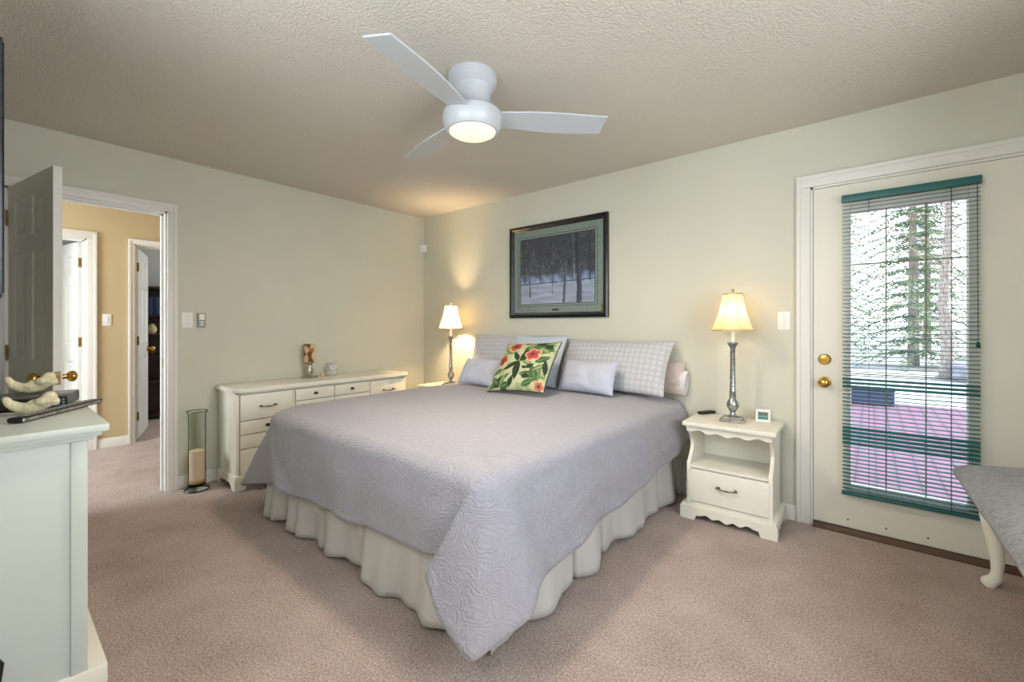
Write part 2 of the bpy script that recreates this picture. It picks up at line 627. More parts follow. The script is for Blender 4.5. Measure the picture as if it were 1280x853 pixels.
def jamb(name, axis, c0, c1, h0, h1, ht, material=M_trim, cas=0.072, sides=('lo', 'hi'), face=(True, True), t=0.018):
    """door lining through the wall plus the casing on both faces"""
    m = MB()

    def b(u0, u1, d0, d1, w0, w1, bev=0.0):
        if axis == 'x':
            m.box(d0, d1, u0, u1, w0, w1, bev)
        else:
            m.box(u0, u1, d0, d1, w0, w1, bev)
    j = 0.02
    b(h0, h0 + j, c0, c1, 0, ht)
    b(h1 - j, h1, c0, c1, 0, ht)
    b(h0, h1, c0, c1, ht - j, ht)
    cm = (c0 + c1) / 2
    for (u0, u1) in ((h0 + j, h0 + j + 0.012), (h1 - j - 0.012, h1 - j)):
        b(u0, u1, cm - 0.018, cm + 0.018, 0, ht - j)
    b(h0 + j, h1 - j, cm - 0.018, cm + 0.018, ht - j - 0.012, ht - j)
    for k, (d0, d1) in enumerate(((c0 - t, c0), (c1, c1 + t))):
        if not face[k]:
            continue
        e = 0.008
        b(h0 - cas + e, h0 + e, d0, d1, 0, ht - e, 0.005)
        b(h1 - e, h1 + cas - e, d0, d1, 0, ht - e, 0.005)
        b(h0 - cas + e, h1 + cas - e, d0, d1, ht - e, ht + cas - e, 0.005)
        q0, q1 = (d0 - 0.006, d0 + 0.004) if k == 0 else (d1 - 0.004, d1 + 0.006)
        b(h0 - cas + e, h0 - cas + e + 0.022, q0, q1, 0, ht + cas - e - 0.022, 0.003)
        b(h1 + cas - e - 0.022, h1 + cas - e, q0, q1, 0, ht + cas - e - 0.022, 0.003)
        b(h0 - cas + e, h1 + cas - e, q0, q1, ht + cas - e - 0.022, ht + cas - e, 0.003)
    return struct(name, m, material)


jt = jamb('trim_1', 'x', -T - 0.012, 0.0, DO[0], DO[1], DO[3], cas=0.058)
m = MB()
m.box(-0.075, -0.045, DO[1] - 0.0235, DO[1] - 0.019, 0.9, 0.97, 0.002)
obj('strike_plate', m, M_brassd, jt, label='brass strike plate')
jamb('trim_2', 'x', HX - T, HX, HA[0], HA[1], HA[3])
jamb('trim_3', 'x', HX - T, HX, HB[0], HB[1], HB[3], cas=0.05)
jamb('trim_4', 'y', 0.0, 0.14, 3.672, 4.592, 2.06)


def base_run(name, axis, c, a0, a1, out, h=0.09):
    m = MB()
    prof = [(0, 0), (0.014, 0), (0.014, h * 0.62), (0.010, h * 0.72), (0.008, h * 0.92), (0.004, h), (0, h)]
    if axis == 'y':   # runs along x, on plane y = c
        m.prism([(c + out * d, z) for d, z in prof], 'yz', a0, a1)
    else:
        m.prism([(c + out * d, z) for d, z in prof], 'xz', a0, a1)
    return struct(name, m, M_trim)


base_run('baseboard_left', 'x', 0.0, DO[1] + 0.051, 0.0, 1)
base_run('baseboard_back', 'y', 0.0, 0.015, 3.606, -1)
base_run('baseboard_back_corner', 'y', 0.0, 4.66, RX, -1)
base_run('baseboard_right', 'x', RX, FY, 0.0, -1)
base_run('baseboard_hall_a', 'x', HX, HA[1] + 0.066, HB[0] - 0.043, 1)
base_run('baseboard_hall_b', 'x', HX, HB[1] + 0.043, 0.38, 1)
base_run('baseboard_front', 'y', FY, 0.9, RX, 1)


def window(name, axis, c0, c1, a0, a1, z0, z1):
    """frame with two sashes and panes in the opening"""
    m = MB()

    def b(mm, u0, u1, d0, d1, w0, w1, bev=0.004):
        if axis == 'x':
            mm.box(d0, d1, u0, u1, w0, w1, bev)
        else:
            mm.box(u0, u1, d0, d1, w0, w1, bev)
    f = 0.05
    b(m, a0, a0 + f, c0, c1, z0, z1)
    b(m, a1 - f, a1, c0, c1, z0, z1)
    b(m, a0, a1, c0, c1, z1 - f, z1)
    b(m, a0, a1, c0, c1, z0, z0 + f)
    am = (a0 + a1) / 2
    b(m, am - 0.025, am + 0.025, c0, c1, z0, z1)
    o = struct(name, m, M_trim)
    p = MB()
    cm = (c0 + c1) / 2
    b(p, a0 + f, am - 0.025, cm - 0.003, cm + 0.003, z0 + f, z1 - f, 0)
    b(p, am + 0.025, a1 - f, cm - 0.003, cm + 0.003, z0 + f, z1 - f, 0)
    obj('pane', p, M_pane, o, None)
    return o


window('window_1', 'x', RX + 0.04, RX + 0.1, -3.05, -1.35, 0.75, 2.2)
window('fill_window_front', 'y', FY - 0.1, FY - 0.04, 2.15, 3.65, 1.30, 2.20)  # unseen window added in the front wall to carry the fill light
window('window_3', 'y', -4.6, -4.54, -1.5, -0.4, 0.7, 2.1)
window('window_4', 'y', -4.6, -4.54, -3.85, -2.55, 0.75, 2.05)
window('window_5', 'y', 0.42, 0.48, -3.5, -2.3, 0.85, 2.05)


# ---- six-panel doors
def knob_mb(y0, out):
    m = MB()
    mx = Matrix.Rotation(R(90 if out < 0 else -90), 4, 'X')
    mt = Matrix.Translation((0, y0, 0)) @ mx
    m.lathe([(0.0, 0.0), (0.032, 0.0), (0.032, 0.006), (0.024, 0.011), (0.013, 0.014), (0.012, 0.032), (0.02, 0.038), (0.029, 0.05), (0.03, 0.058), (0.025, 0.068), (0.012, 0.074), (0.0, 0.075)], n=24, mx=mt)
    return m


def panel_door(name, width, loc, rz, hinge_z=(), material=M_door, height=2.03):
    th = 0.035
    m = MB()
    st = 0.105
    mid = (width / 2 - 0.045, width / 2 + 0.045)
    rails = [(0.008, 0.24), (0.86, 1.02), (1.62, 1.71), (1.93, height)]
    m.box(0, st, 0, th, 0.008, height, 0.0015, 1)
    m.box(width - st, width, 0, th, 0.008, height, 0.0015, 1)
    for a, b in rails:
        m.box(st - 0.002, width - st + 0.002, 0, th, a, b, 0)
    for (z0, z1) in ((0.24, 0.86), (1.02, 1.62), (1.71, 1.93)):
        m.box(mid[0], mid[1], 0, th, z0 - 0.002, z1 + 0.002, 0)
        for (x0, x1) in ((st, mid[0]), (mid[1], width - st)):
            m.box(x0 - 0.002, x1 + 0.002, th / 2 - 0.006, th / 2 + 0.006, z0 - 0.002, z1 + 0.002)
            for s in (-1, 1):
                # sloped moulding round the recess and the raised field
                def fr(i, d):
                    y = th / 2 + s * d
                    return [Vector((x0 + i, y, z0 + i)), Vector((x1 - i, y, z0 + i)), Vector((x1 - i, y, z1 - i)), Vector((x0 + i, y, z1 - i))]
                rings = [fr(0.0, th / 2), fr(0.016, 0.008), fr(0.028, 0.0065), fr(0.046, 0.0135)]
                vs = [[m.bm.verts.new(p) for p in r] for r in rings]
                for a, b in zip(vs, vs[1:]):
                    for k in range(4):
                        m.bm.faces.new((a[k], a[(k + 1) % 4], b[(k + 1) % 4], b[k]))
                m.bm.faces.new(vs[-1])
    o = struct(name, m, material, 20)
    o.location = loc
    o.rotation_euler = (0, 0, rz)
    for s, y in ((-1, 0.0), (1, th)):
        k = obj('door_knob', knob_mb(y, s), M_brass, o, 40, label='round brass knob')
        k.location = (width - 0.065, 0, 0.94)
    m = MB()
    m.box(width - 0.001, width + 0.0015, 0.006, 0.029, 0.905, 0.975, 0.0008, 1)
    m.box(width, width + 0.009, 0.011, 0.024, 0.93, 0.95, 0.002, 1)
    obj('latch_plate', m, M_brassd, o, label='brass latch plate')
    for z in hinge_z:
        m = MB()
        m.box(-0.004, 0.002, 0.002, 0.033, z - 0.045, z + 0.045, 0.001, 1)
        m.lathe([(0.006, -0.046), (0.006, 0.046)], (-0.006, -0.004, z), 10)
        obj('hinge', m, M_brassd, o, label='brass butt hinge')
    return o


panel_door('door_1', 0.735, (0.022, -3.122, 0), R(10.4), (0.25, 1.05, 1.85))
# the two hall doors swing into their rooms
d2 = panel_door('door_2', 0.73, (HX - T - 0.004, HA[1] - 0.024, 0), R(180 + 11), (0.25, 1.05, 1.83))
d3 = panel_door('door_3', 0.72, (HX - T - 0.004, HB[0] + 0.058, 0), R(180 - 17), (0.25, 1.05, 1.83))

# ---- the glazed outside door
m = MB()
DX0, DX1, DZ0, DZ1 = 3.694, 4.570, 0.03, 2.038
LX0, LX1, LZ0, LZ1 = 3.868, 4.354, 0.275, 1.875
m.box(DX0, LX0, 0.004, 0.048, DZ0, DZ1, 0.0015, 1)
m.box(LX1, DX1, 0.004, 0.048, DZ0, DZ1, 0.0015, 1)
m.box(LX0 - 0.001, LX1 + 0.001, 0.004, 0.048, DZ0, LZ0, 0)
m.box(LX0 - 0.001, LX1 + 0.001, 0.004, 0.048, LZ1, DZ1, 0)
door4 = struct('door_4', m, M_doorg)
m = MB()
for (x0, x1, z0, z1) in ((LX0 - 0.03, LX0 + 0.006, LZ0 - 0.03, LZ1 + 0.03), (LX1 - 0.006, LX1 + 0.03, LZ0 - 0.03, LZ1 + 0.03),
                         (LX0 + 0.006, LX1 - 0.006, LZ0 - 0.03, LZ0 + 0.006), (LX0 + 0.006, LX1 - 0.006, LZ1 - 0.006, LZ1 + 0.03)):
    m.box(x0, x1, -0.008, 0.006, z0, z1, 0.004)
    m.box(x0, x1, 0.046, 0.06, z0, z1, 0.004)
obj('glazing_frame', m, M_trim, door4)
m = MB()
m.box(LX0, LX1, 0.022, 0.03, LZ0, LZ1)
obj('pane', m, M_pane, door4, None)
m = MB()
for x in (4.03, 4.193):
    m.box(x - 0.003, x + 0.003, 0.0165, 0.0215, LZ0, LZ1, 0.001, 1)
for z in (1.567, 0.93, 0.605):
    m.box(LX0, LX1, 0.0165, 0.0215, z - 0.003, z + 0.003, 0.001, 1)
obj('grille', m, mat('grille_brass', (150, 140, 108), 0.5, 0.3), door4, label='thin brass glazing grille')
k = obj('door_knob', knob_mb(0.004, -1), M_brass, door4, 40, label='round brass knob')
k.location = (3.75, 0, 0.872)
m = MB()
mt = Matrix.Translation((0, 0.004, 0)) @ Matrix.Rotation(R(90), 4, 'X')
m.lathe([(0, 0), (0.032, 0), (0.032, 0.008), (0.026, 0.014), (0.0, 0.016)], n=24, mx=mt)
m.box(-0.005, 0.005, -0.03, -0.012, -0.018, 0.018, 0.002)
k = obj('deadbolt', m, M_brass, door4, 40, label='round brass deadbolt with thumb turn')
k.location = (3.75, 0, 1.008)
m = MB()
m.box(3.69, 3.6935, 0.01, 0.04, 0.86, 0.92, 0.001, 1)
obj('latch_plate', m, M_brassd, door4)
for x, z in ((3.86, 0.075), (4.03, 0.072), (4.2, 0.072), (4.43, 0.075)):
    m = MB()
    m.lathe([(0, 0), (0.005, 0), (0.004, 0.003), (0, 0.004)], n=10, mx=Matrix.Translation((x, 0.004, z)) @ Matrix.Rotation(R(90), 4, 'X'))
    obj('screw', m, M_pewter, door4)
m = MB()
m.prism([(-0.035, 0.0), (0.06, 0.0), (0.06, 0.026), (-0.02, 0.026), (-0.035, 0.008)], 'yz', 3.694, 4.571)
struct('trim_5', m, M_brown)

# ------------------------------------------------------------------ outdoors
m = MB()
m.box(-2.0, 12.0, 0.5, 6.7, -0.35, -0.12)
m.box(3.0, 5.2, 0.14, 0.5, -0.35, -0.12)
struct('deck', m, M_deck, None)
m = MB()
vs = m.grid(lambda u, v: Vector((-25 + 70 * u, 6.72 + 60 * v, -0.30 + 1.6 * v * v + 0.08 * noise.noise(Vector((u * 30, v * 26, 0))))), 50, 50)
struct('ground', m, M_gravel)
m = MB()
m.prism([(5.6, 13.0), (7.0, 12.2), (10, 12.6), (10.5, 17.5), (7.0, 19.0), (6.0, 16.0)], 'xy', -0.32, 0.16)
struct('path', m, M_asphalt, None)

t = thing('deck_box', 'low navy storage box at the far edge of the rose deck', 'box', (3.95, 6.45, -0.12))
m = MB()
for k in range(3):
    m.box(-0.42, 0.30, -0.18, 0.18, 0.01 + k * 0.075, 0.08 + k * 0.075, 0.006)
obj('board_sides', m, M_planter, t)
m = MB()
m.box(-0.44, 0.32, -0.20, 0.20, 0.24, 0.27, 0.006)
obj('lid', m, M_planter, t)
for sx in (-0.41, 0.29):
    for y in (-0.19, 0.15):
        m = MB()
        m.box(sx - 0.02, sx + 0.02, y, y + 0.04, 0.0, 0.24, 0.003)
        obj('corner_post', m, M_planter, t)


def spruce(name, label, loc, h, seed, r0=2.1):
    rr = random.Random(seed)
    t = thing(name, label, 'tree', loc, rr.random() * 6, 'trees beyond the deck')
    m = MB()
    m.tube([(0, 0, -0.4), (0.03, 0, h * 0.3), (0, 0.04, h * 0.7), (0, 0, h)], [0.17, 0.13, 0.07, 0.01], 10)
    obj('trunk', m, M_bark, t)
    f = MB()
    nw = 26
    for i in range(nw):
        q = i / (nw - 1)
        z = 0.5 + (h - 0.7) * q
        L = r0 * (1 - q) ** 0.8 + 0.15
        nb = 9
        for k in range(nb):
            a = 2 * math.pi * (k + rr.random() * 0.7) / nb + i
            l = L * (0.7 + 0.5 * rr.random())
            droop = 0.25 + 0.25 * (1 - q) + 0.2 * rr.random()
            ns = max(6, int(19 * l / r0))
            for s in range(ns):
                e = (s + 0.4) / ns
                c = Vector((math.cos(a) * l * e, math.sin(a) * l * e, z - droop * l * e * e * 0.8 + 0.1 * e))
                for side in (-1, 1):
                    b = a + side * (0.6 + 0.5 * rr.random())
                    d = Vector((math.cos(b), math.sin(b), -0.25 - 0.35 * rr.random()))
                    w = d.cross(Vector((0, 0, 1))).normalized() * (0.03 + 0.035 * rr.random())
                    ln = (0.18 + 0.17 * rr.random()) * (1.1 - 0.5 * e)
                    p = [c - w * 0.4, c + d * ln * 0.6 - w, c + d * ln, c + d * ln * 0.55 + w]
                    f.bm.faces.new([f.bm.verts.new(x) for x in p])
    obj('foliage', f, M_needle, t, None)
    return t


sp = spruce('spruce_tree', 'tall dark spruce standing in the middle of the view through the glass', (5.1, 17.5, -0.15), 11, 3)
dup(sp, (2.6, 22.5, 0.1), 2.0, 'spruce standing behind the deck box, leftmost beyond the glass')
dup(sp, (9.4, 19.5, -0.1), 4.0, 'spruce at the right edge of the view through the glass')
dup(sp, (6.2, 28.0, 0.3), 1.0, 'farthest spruce showing between the nearer tree crowns')
dup(sp, (11.0, 25.0, 0.2), 3.0, 'far spruce behind the grey drive')
t = thing('bare_tree', 'bare pale-barked tree with thin branches beside the grey drive', 'tree', (5.55, 13.6, -0.2), 0, 'trees beyond the deck')
m = MB()
m.tube([(0, 0, -0.2), (0.03, 0, 0.8), (-0.05, 0.05, 2.0), (0.02, 0, 3.6), (0.1, 0.1, 6)], [0.17, 0.14, 0.12, 0.09, 0.03], 10)
obj('trunk', m, M_bark, t)
m = MB()
rr = random.Random(5)
for k in range(26):
    z = 1.0 + 0.17 * k
    a = rr.random() * 6.28
    L = 0.7 + rr.random() * 0.9
    p1 = Vector((math.cos(a) * L * 0.5, math.sin(a) * L * 0.5, z + 0.25))
    p2 = Vector((math.cos(a + .3) * L, math.sin(a + .3) * L, z + 0.45 + 0.3 * rr.random()))
    m.tube([(0, 0, z), p1, p2], [0.025, 0.015, 0.004], 5)
    for j in range(4):
        q = p1.lerp(p2, rr.random())
        m.tube([q, q + Vector((rr.uniform(-.3, .3), rr.uniform(-.3, .3), rr.uniform(-.1, .35)))], [0.007, 0.002], 4)
obj('branches', m, M_bark, t)

# ------------------------------------------------------------------ venetian blind on the glazed door
BX0, BX1 = 3.832, 4.392
t = thing('venetian_blind', 'teal venetian blind hanging over the glass of the outside door', 'blind', (0, 0, 0))
m = MB()
m.box(BX0, BX1, -0.045, -0.010, 1.925, 1.965, 0.003)
obj('headrail', m, M_rail, t)
m = MB()
m.box(BX0, BX1, -0.042, -0.016, 0.232, 0.252, 0.004)
obj('bottom_rail', m, M_rail, t)
m = MB()
z = 0.270
rr = random.Random(2)
while z < 1.915:
    tilt = R(6)
    if 0.515 < z < 0.62 or 0.84 < z < 0.92:
        tilt = R(30)
    tilt += R(rr.uniform(-2, 2))
    n = 5
    rows = []
    for j in range(n):
        w = (j / (n - 1) - 0.5) * 0.025
        cr = 0.0022 * (1 - (2 * j / (n - 1) - 1) ** 2)
        y = -0.029 + w * math.cos(tilt) - cr * math.sin(tilt)
        zz = z + w * math.sin(tilt) + cr * math.cos(tilt)
        rows.append([(BX0 + 0.004, y, zz), (BX1 - 0.004, y, zz), (BX1 - 0.004, y, zz - 0.0005), (BX0 + 0.004, y, zz - 0.0005)])
    vs = [[m.bm.verts.new(p) for p in r] for r in rows]
    for a, b in zip(vs, vs[1:]):
        for k in range(4):
            m.bm.faces.new((a[k], a[(k + 1) % 4], b[(k + 1) % 4], b[k]))
    m.bm.faces.new(vs[0])
    m.bm.faces.new(vs[-1])
    z += 0.0218
obj('slats', m, M_slat, t, 60)
for x in (3.955, 4.285):
    m = MB()
    m.tube([(x, -0.0425, 0.24), (x, -0.0425, 1.93)], 0.0011, 5)
    m.tube([(x, -0.0155, 0.24), (x, -0.0155, 1.93)], 0.0011, 5)
    obj('ladder_cord', m, M_cord, t)
m = MB()
m.tube([(4.375, -0.046, 1.93), (4.376, -0.047, 1.5), (4.378, -0.047, 1.13)], 0.0015, 6)
m.lathe([(0.002, 0.03), (0.006, 0.024), (0.009, 0.0), (0.0, 0.0)], (4.378, -0.047, 1.10), 10)
obj('lift_cord', m, M_cord, t)

# ------------------------------------------------------------------ bed
bed = thing('bed', 'king bed frame with gathered cream bed skirt under the lavender bedspread', 'bed', (1.93, -1.07, 0))


def L(p):   # world to bed-local
    return Vector(p) - Vector((1.93, -1.07, 0))


m = MB()
pts = []
for (cx, cy, a0) in ((0.945 - 0.2, 1.03 - 0.1, 0), (-0.945 + 0.2, 1.03 - 0.1, 90), (-0.945 + 0.2, -0.98 + 0.2, 180), (0.945 - 0.2, -0.98 + 0.2, 270)):
    for k in range(9):
        a = R(a0 + 90 * k / 8)
        pts.append((cx + 0.2 * math.cos(a), cy + (0.2 if cy < 0 else 0.1) * math.sin(a)))
m.prism(pts, 'xy', 0.40, 0.60)
m.prism([(x * 0.96, y * 0.96) for x, y in pts], 'xy', 0.595, 0.635)
m.prism([(x * 0.80, y * 0.80) for x, y in pts], 'xy', 0.63, 0.668)
obj('mattress', m, M_mattress, bed)
m = MB()
m.box(-0.93, 0.93, -0.965, 1.03, 0.16, 0.395, 0.02)
obj('box_spring', m, M_mattress, bed)


def skirt(p0, p1, n_out, seed, folds, splits):
    rr = random.Random(seed)
    p0, p1, no = Vector(p0), Vector(p1), Vector(n_out)
    ph = [rr.uniform(0, 6.28) for _ in range(6)]
    Ln = (p1 - p0).length

    def f(u, v):
        s = u * Ln
        z = 0.385 * (1 - v) + 0.012 * v
        w0 = math.sin(s * folds + ph[0] + 0.9 * math.sin(s * 3.1 + ph[1]))
        a = 0.019 * math.copysign(abs(w0) ** 0.7, w0) + 0.007 * math.sin(s * folds * 2.3 + ph[2]) + 0.010 * math.sin(s * 5 + ph[3])
        d = 0.010 + a * (0.25 + 1.0 * v) + 0.026 * v
        for sp in splits:          # inverted pleats
            d -= 0.07 * (0.45 + 0.55 * v) * math.exp(-((u - sp) * Ln / 0.010) ** 2)
        z += 0.008 * math.sin(s * 9 + ph[4]) * v + 0.004
        p = p0.lerp(p1, u) + no * d
        return L((p.x, p.y, max(z, 0.006)))
    m = MB()
    m.grid(f, 420, 14)
    o = obj('bed_skirt', m, M_skirt, bed, 80)
    sd = o.modifiers.new('thick', 'SOLIDIFY')
    sd.thickness = 0.002
    return o


skirt((0.990, -0.10, 0), (0.990, -2.03, 0), (-1, 0, 0), 1, 24, (0.3, 0.6))
skirt((0.965, -2.030, 0), (2.885, -2.030, 0), (0, -1, 0), 2, 17, (0.065, 0.135, 0.235, 0.33, 0.385))
skirt((2.870, -2.035, 0), (2.870, -0.16, 0), (1, 0, 0), 5, 13, (0.32, 0.47, 0.72, 0.86))
skirt((2.855, -0.165, 0), (2.885, -0.035, 0), (1, 0, 0), 9, 40, ())

# ---- bedspread (drapes over the mattress; its corners hang as folded flaps)
TZ = 0.700
ctrl = [  # top edge x, y | hem x, y, z | weight of drape ripple
    (0.95, -0.04, 0.905, -0.04, 0.34, 0.5),
    (0.95, -0.90, 0.90, -0.90, 0.31, 1),
    (0.95, -1.60, 0.885, -1.62, 0.27, 1),
    (0.955, -1.85, 0.80, -1.90, 0.13, 0.3),
    (0.975, -1.94, 0.72, -2.00, 0.07, 0),
    (1.005, -2.00, 0.655, -2.105, 0.128, 0),
    (1.08, -2.065, 1.19, -2.098, 0.262, 0),
    (1.12, -2.075, 1.39, -2.172, 0.292, 0),
    (1.17, -2.088, 1.47, -2.135, 0.272, 0),
    (1.23, -2.09, 1.50, -2.118, 0.268, 0.4),
    (1.45, -2.09, 1.62, -2.115, 0.272, 1),
    (2.02, -2.09, 2.05, -2.115, 0.288, 1),
    (2.60, -2.09, 2.50, -2.115, 0.318, 1),
    (2.78, -2.09, 2.70, -2.115, 0.335, 0.2),
    (2.845, -2.085, 2.76, -2.13, 0.325, 0),
    (2.868, -2.082, 2.715, -2.195, 0.317, 0),
    (2.885, -2.075, 2.80, -2.20, 0.19, 0),
    (2.900, -2.055, 2.935, -2.185, 0.085, 0),
    (2.912, -2.02, 3.060, -2.00, 0.203, 0),
    (2.915, -1.95, 3.035, -1.935, 0.255, 0),
    (2.915, -1.83, 2.985, -1.82, 0.236, 0.3),
    (2.915, -1.41, 2.965, -1.41, 0.257, 1),
    (2.915, -0.84, 2.965, -0.84, 0.304, 1),
    (2.915, -0.25, 2.965, -0.20, 0.355, 0.6),
    (2.915, -0.04, 2.985, -0.045, 0.44, 0.2),
]
sta = []
for a, b in zip(ctrl, ctrl[1:]):
    ln = max(math.hypot(b[0] - a[0], b[1] - a[1]), math.hypot(b[2] - a[2], b[3] - a[3]), abs(b[4] - a[4]))
    n = max(3, int(ln / 0.018))
    for k in range(n):
        q = k / n
        sta.append([a[i] + (b[i] - a[i]) * q for i in range(6)])
sta.append(list(ctrl[-1]))
for _ in range(2):       # soften the kinks
    s2 = [list(s) for s in sta]
    for i in range(1, len(sta) - 1):
        for j in range(6):
            s2[i][j] = 0.25 * sta[i - 1][j] + 0.5 * sta[i][j] + 0.25 * sta[i + 1][j]
    sta = s2
m = MB()
NR = 20
cols = []
dist = 0.0
for i, s in enumerate(sta):
    # the mattress corners are soft, so the cloth sinks a little there
    cd = min(math.hypot(s[0] - 0.95, s[1] + 2.09), math.hypot(s[0] - 2.915, s[1] + 2.09) + 0.06)
    Tt = Vector((s[0], s[1], TZ - 0.034 - 0.022 * math.exp(-(cd / 0.16) ** 2)))
    Hm = Vector((s[2], s[3], s[4]))
    p, q = sta[max(i - 1, 0)], sta[min(i + 1, len(sta) - 1)]
    tn = Vector((q[0] - p[0], q[1] - p[1], 0))
    dist += tn.length * 0.5
    tn.normalize()
    nn = Vector((tn.y, -tn.x, 0))
    if nn.dot(Vector((s[0] - 1.93, s[1] + 1.07, 0))) < 0:
        nn = -nn
    inner = Tt - nn * 0.055 + Vector((0, 0, 0.008))
    col = [Vector((1.93 + (Tt.x - 1.93) * f, -1.07 + (Tt.y + 1.07) * f, TZ + 0.012)) for f in ()]
    pts = [inner, Tt - nn * 0.022 + Vector((0, 0, 0.003)), Tt + Vector((0, 0, -0.016))]
    base = Tt + Vector((0, 0, -0.016)) + nn * 0.006
    for r in range(1, NR + 1):
        v = r / NR
        bulge = 0.016 * math.sin(math.pi * min(1, v * 1.2)) if s[5] > 0.25 else 0.006 * math.sin(math.pi * v)
        rip = s[5] * v * (0.010 * math.sin(dist * 9.0) + 0.006 * math.sin(dist * 17 + 1.0))
        wr = 0.006 * noise.noise(Vector((dist * 4, v * 5, 3.0))) * min(1, v * 4)
        pts.append(base.lerp(Hm, v) + nn * (bulge + rip + wr))
    cols.append([m.bm.verts.new(pp) for pp in pts])
for a, b in zip(cols, cols[1:]):
    for j in range(len(a) - 1):
        m.bm.faces.new((a[j], b[j], b[j + 1], a[j + 1]))
# flat top: rings shrinking onto the centre line of the bed
head = [Vector((2.915 + (0.95 - 2.915) * k / 60, -0.04, TZ - 0.026 + 0.034 * (1 - (abs(k - 30) / 30) ** 3))) for k in range(1, 60)]
hv = [m.bm.verts.new(p) for p in head]
ring = [c[0] for c in cols] + hv
prev = ring
topv = []
NT = 26
for r in range(1, NT + 1):
    f = 1 - r / NT
    cur = []
    for v in ring:
        c = Vector((max(1.86, min(2.0, v.co.x)), max(-1.25, min(-0.85, v.co.y)), 0))
        x = c.x + (v.co.x - c.x) * f
        y = c.y + (v.co.y - c.y) * f
        g = max(0.0, (f - 0.35) / 0.65)
        z = (TZ + 0.010) * (1 - g ** 2.2) + v.co.z * g ** 2.2 + 0.005 * noise.noise(Vector((x * 2.2, y * 2.2, 0))) * (1 - f ** 4) + 0.002 * noise.noise(Vector((x * 7, y * 7, 0))) * (1 - f ** 4)
        cur.append(m.bm.verts.new((x, y, z)))
    topv += cur
    n = len(ring)
    for k in range(n):
        if k == len(cols) - 1 or k >= len(cols) or k < len(cols) - 1 or True:
            try:
                m.bm.faces.new((prev[k], prev[(k + 1) % n], cur[(k + 1) % n], cur[k]))
            except ValueError:
                pass
    prev = cur
try:
    m.bm.faces.new(prev)
except ValueError:
    pass
for _ in range(8):
    bmesh.ops.smooth_vert(m.bm, verts=topv, factor=0.5, use_axis_x=True, use_axis_y=True, use_axis_z=True)
bmesh.ops.remove_doubles(m.bm, verts=m.bm.verts, dist=0.0004)
q = obj('bedspread', m, M_quilt, None, 70)
sd = q.modifiers.new('thick', 'SOLIDIFY')
sd.thickness = 0.006
sd.offset = 1
tag(q, 'lavender quilted bedspread draped over the king bed, corner flap hanging at the foot', 'bedspread')


# ------------------------------------------------------------------ pillows
def pillow_mesh(w, h, t, n=36, seed=0, pinch=0.05, flange=0.0, wr=0.006):
    m = MB()

    def side(s):
        def f(a, b):
            u, v = 2 * a - 1, 2 * b - 1
            x = w / 2 * u * (1 - pinch * (1 - v * v))
            z = h / 2 * v * (1 - pinch * 1.2 * (1 - u * u))
            k = max(0.0, (1 - abs(u) ** 2.6)) ** 0.55 * max(0.0, (1 - abs(v) ** 2.6)) ** 0.55
            y = s * (t / 2 * k + 0.003)
            y += s * wr * noise.noise(Vector((u * 2.4 + seed, v * 2.4, s + seed))) * k * 2
            y += s * wr * 0.5 * noise.noise(Vector((u * 6 + seed, v * 6, s))) * k
            return Vector((x, y, z))
        return m.grid(f, n, n)
    A, B = side(-1), side(1)
    bd = [(i, 0) for i in range(n)] + [(n - 1, j) for j in range(1, n)] + [(i, n - 1) for i in range(n - 2, -1, -1)] + [(0, j) for j in range(n - 2, 0, -1)]
    for k in range(len(bd)):
        a, b = bd[k], bd[(k + 1) % len(bd)]
        m.bm.faces.new((A[a[0]][a[1]], A[b[0]][b[1]], B[b[0]][b[1]], B[a[0]][a[1]]))
    return m


def edge_loop(w, h, pinch, n=40):
    pts = []
    for k in range(4 * n):
        s, q = divmod(k, n)
        a = 2 * q / n - 1
        u, v = ((a, -1), (1, a), (-a, 1), (-1, -a))[s]
        pts.append(Vector((w / 2 * u * (1 - pinch * (1 - v * v)), 0, h / 2 * v * (1 - pinch * 1.2 * (1 - u * u)))))
    return pts + pts[:1]


def place(o, cx, cy, z0, yaw, lean, h, roll=0.0):
    up = Vector((0, 0, 1)) * math.cos(lean) - Vector((math.sin(yaw), -math.cos(yaw), 0)) * math.sin(lean)
    o.location = Vector((cx, cy, z0)) + up * h / 2
    o.rotation_mode = 'XYZ'
    o.rotation_euler = (Matrix.Rotation(yaw, 3, 'Z') @ Matrix.Rotation(-lean, 3, 'X') @ Matrix.Rotation(-roll, 3, 'Y')).to_euler('XYZ')


PZ = 0.726


def pillow(name, w, h, t, mtl, cx, cy, yaw, lean, label, seed, pinch=0.05, group=None, piping=None, z0=PZ, wr=0.006):
    o = obj(name, pillow_mesh(w, h, t, seed=seed, pinch=pinch, wr=wr), mtl, None, 80)
    place(o, cx, cy, z0, yaw, lean, h)
    tag(o, label, 'pillow', group)
    if piping:
        m = MB()
        m.tube(edge_loop(w, h, pinch), 0.004, 6, False)
        obj('piping', m, piping, o, 60)
    return o


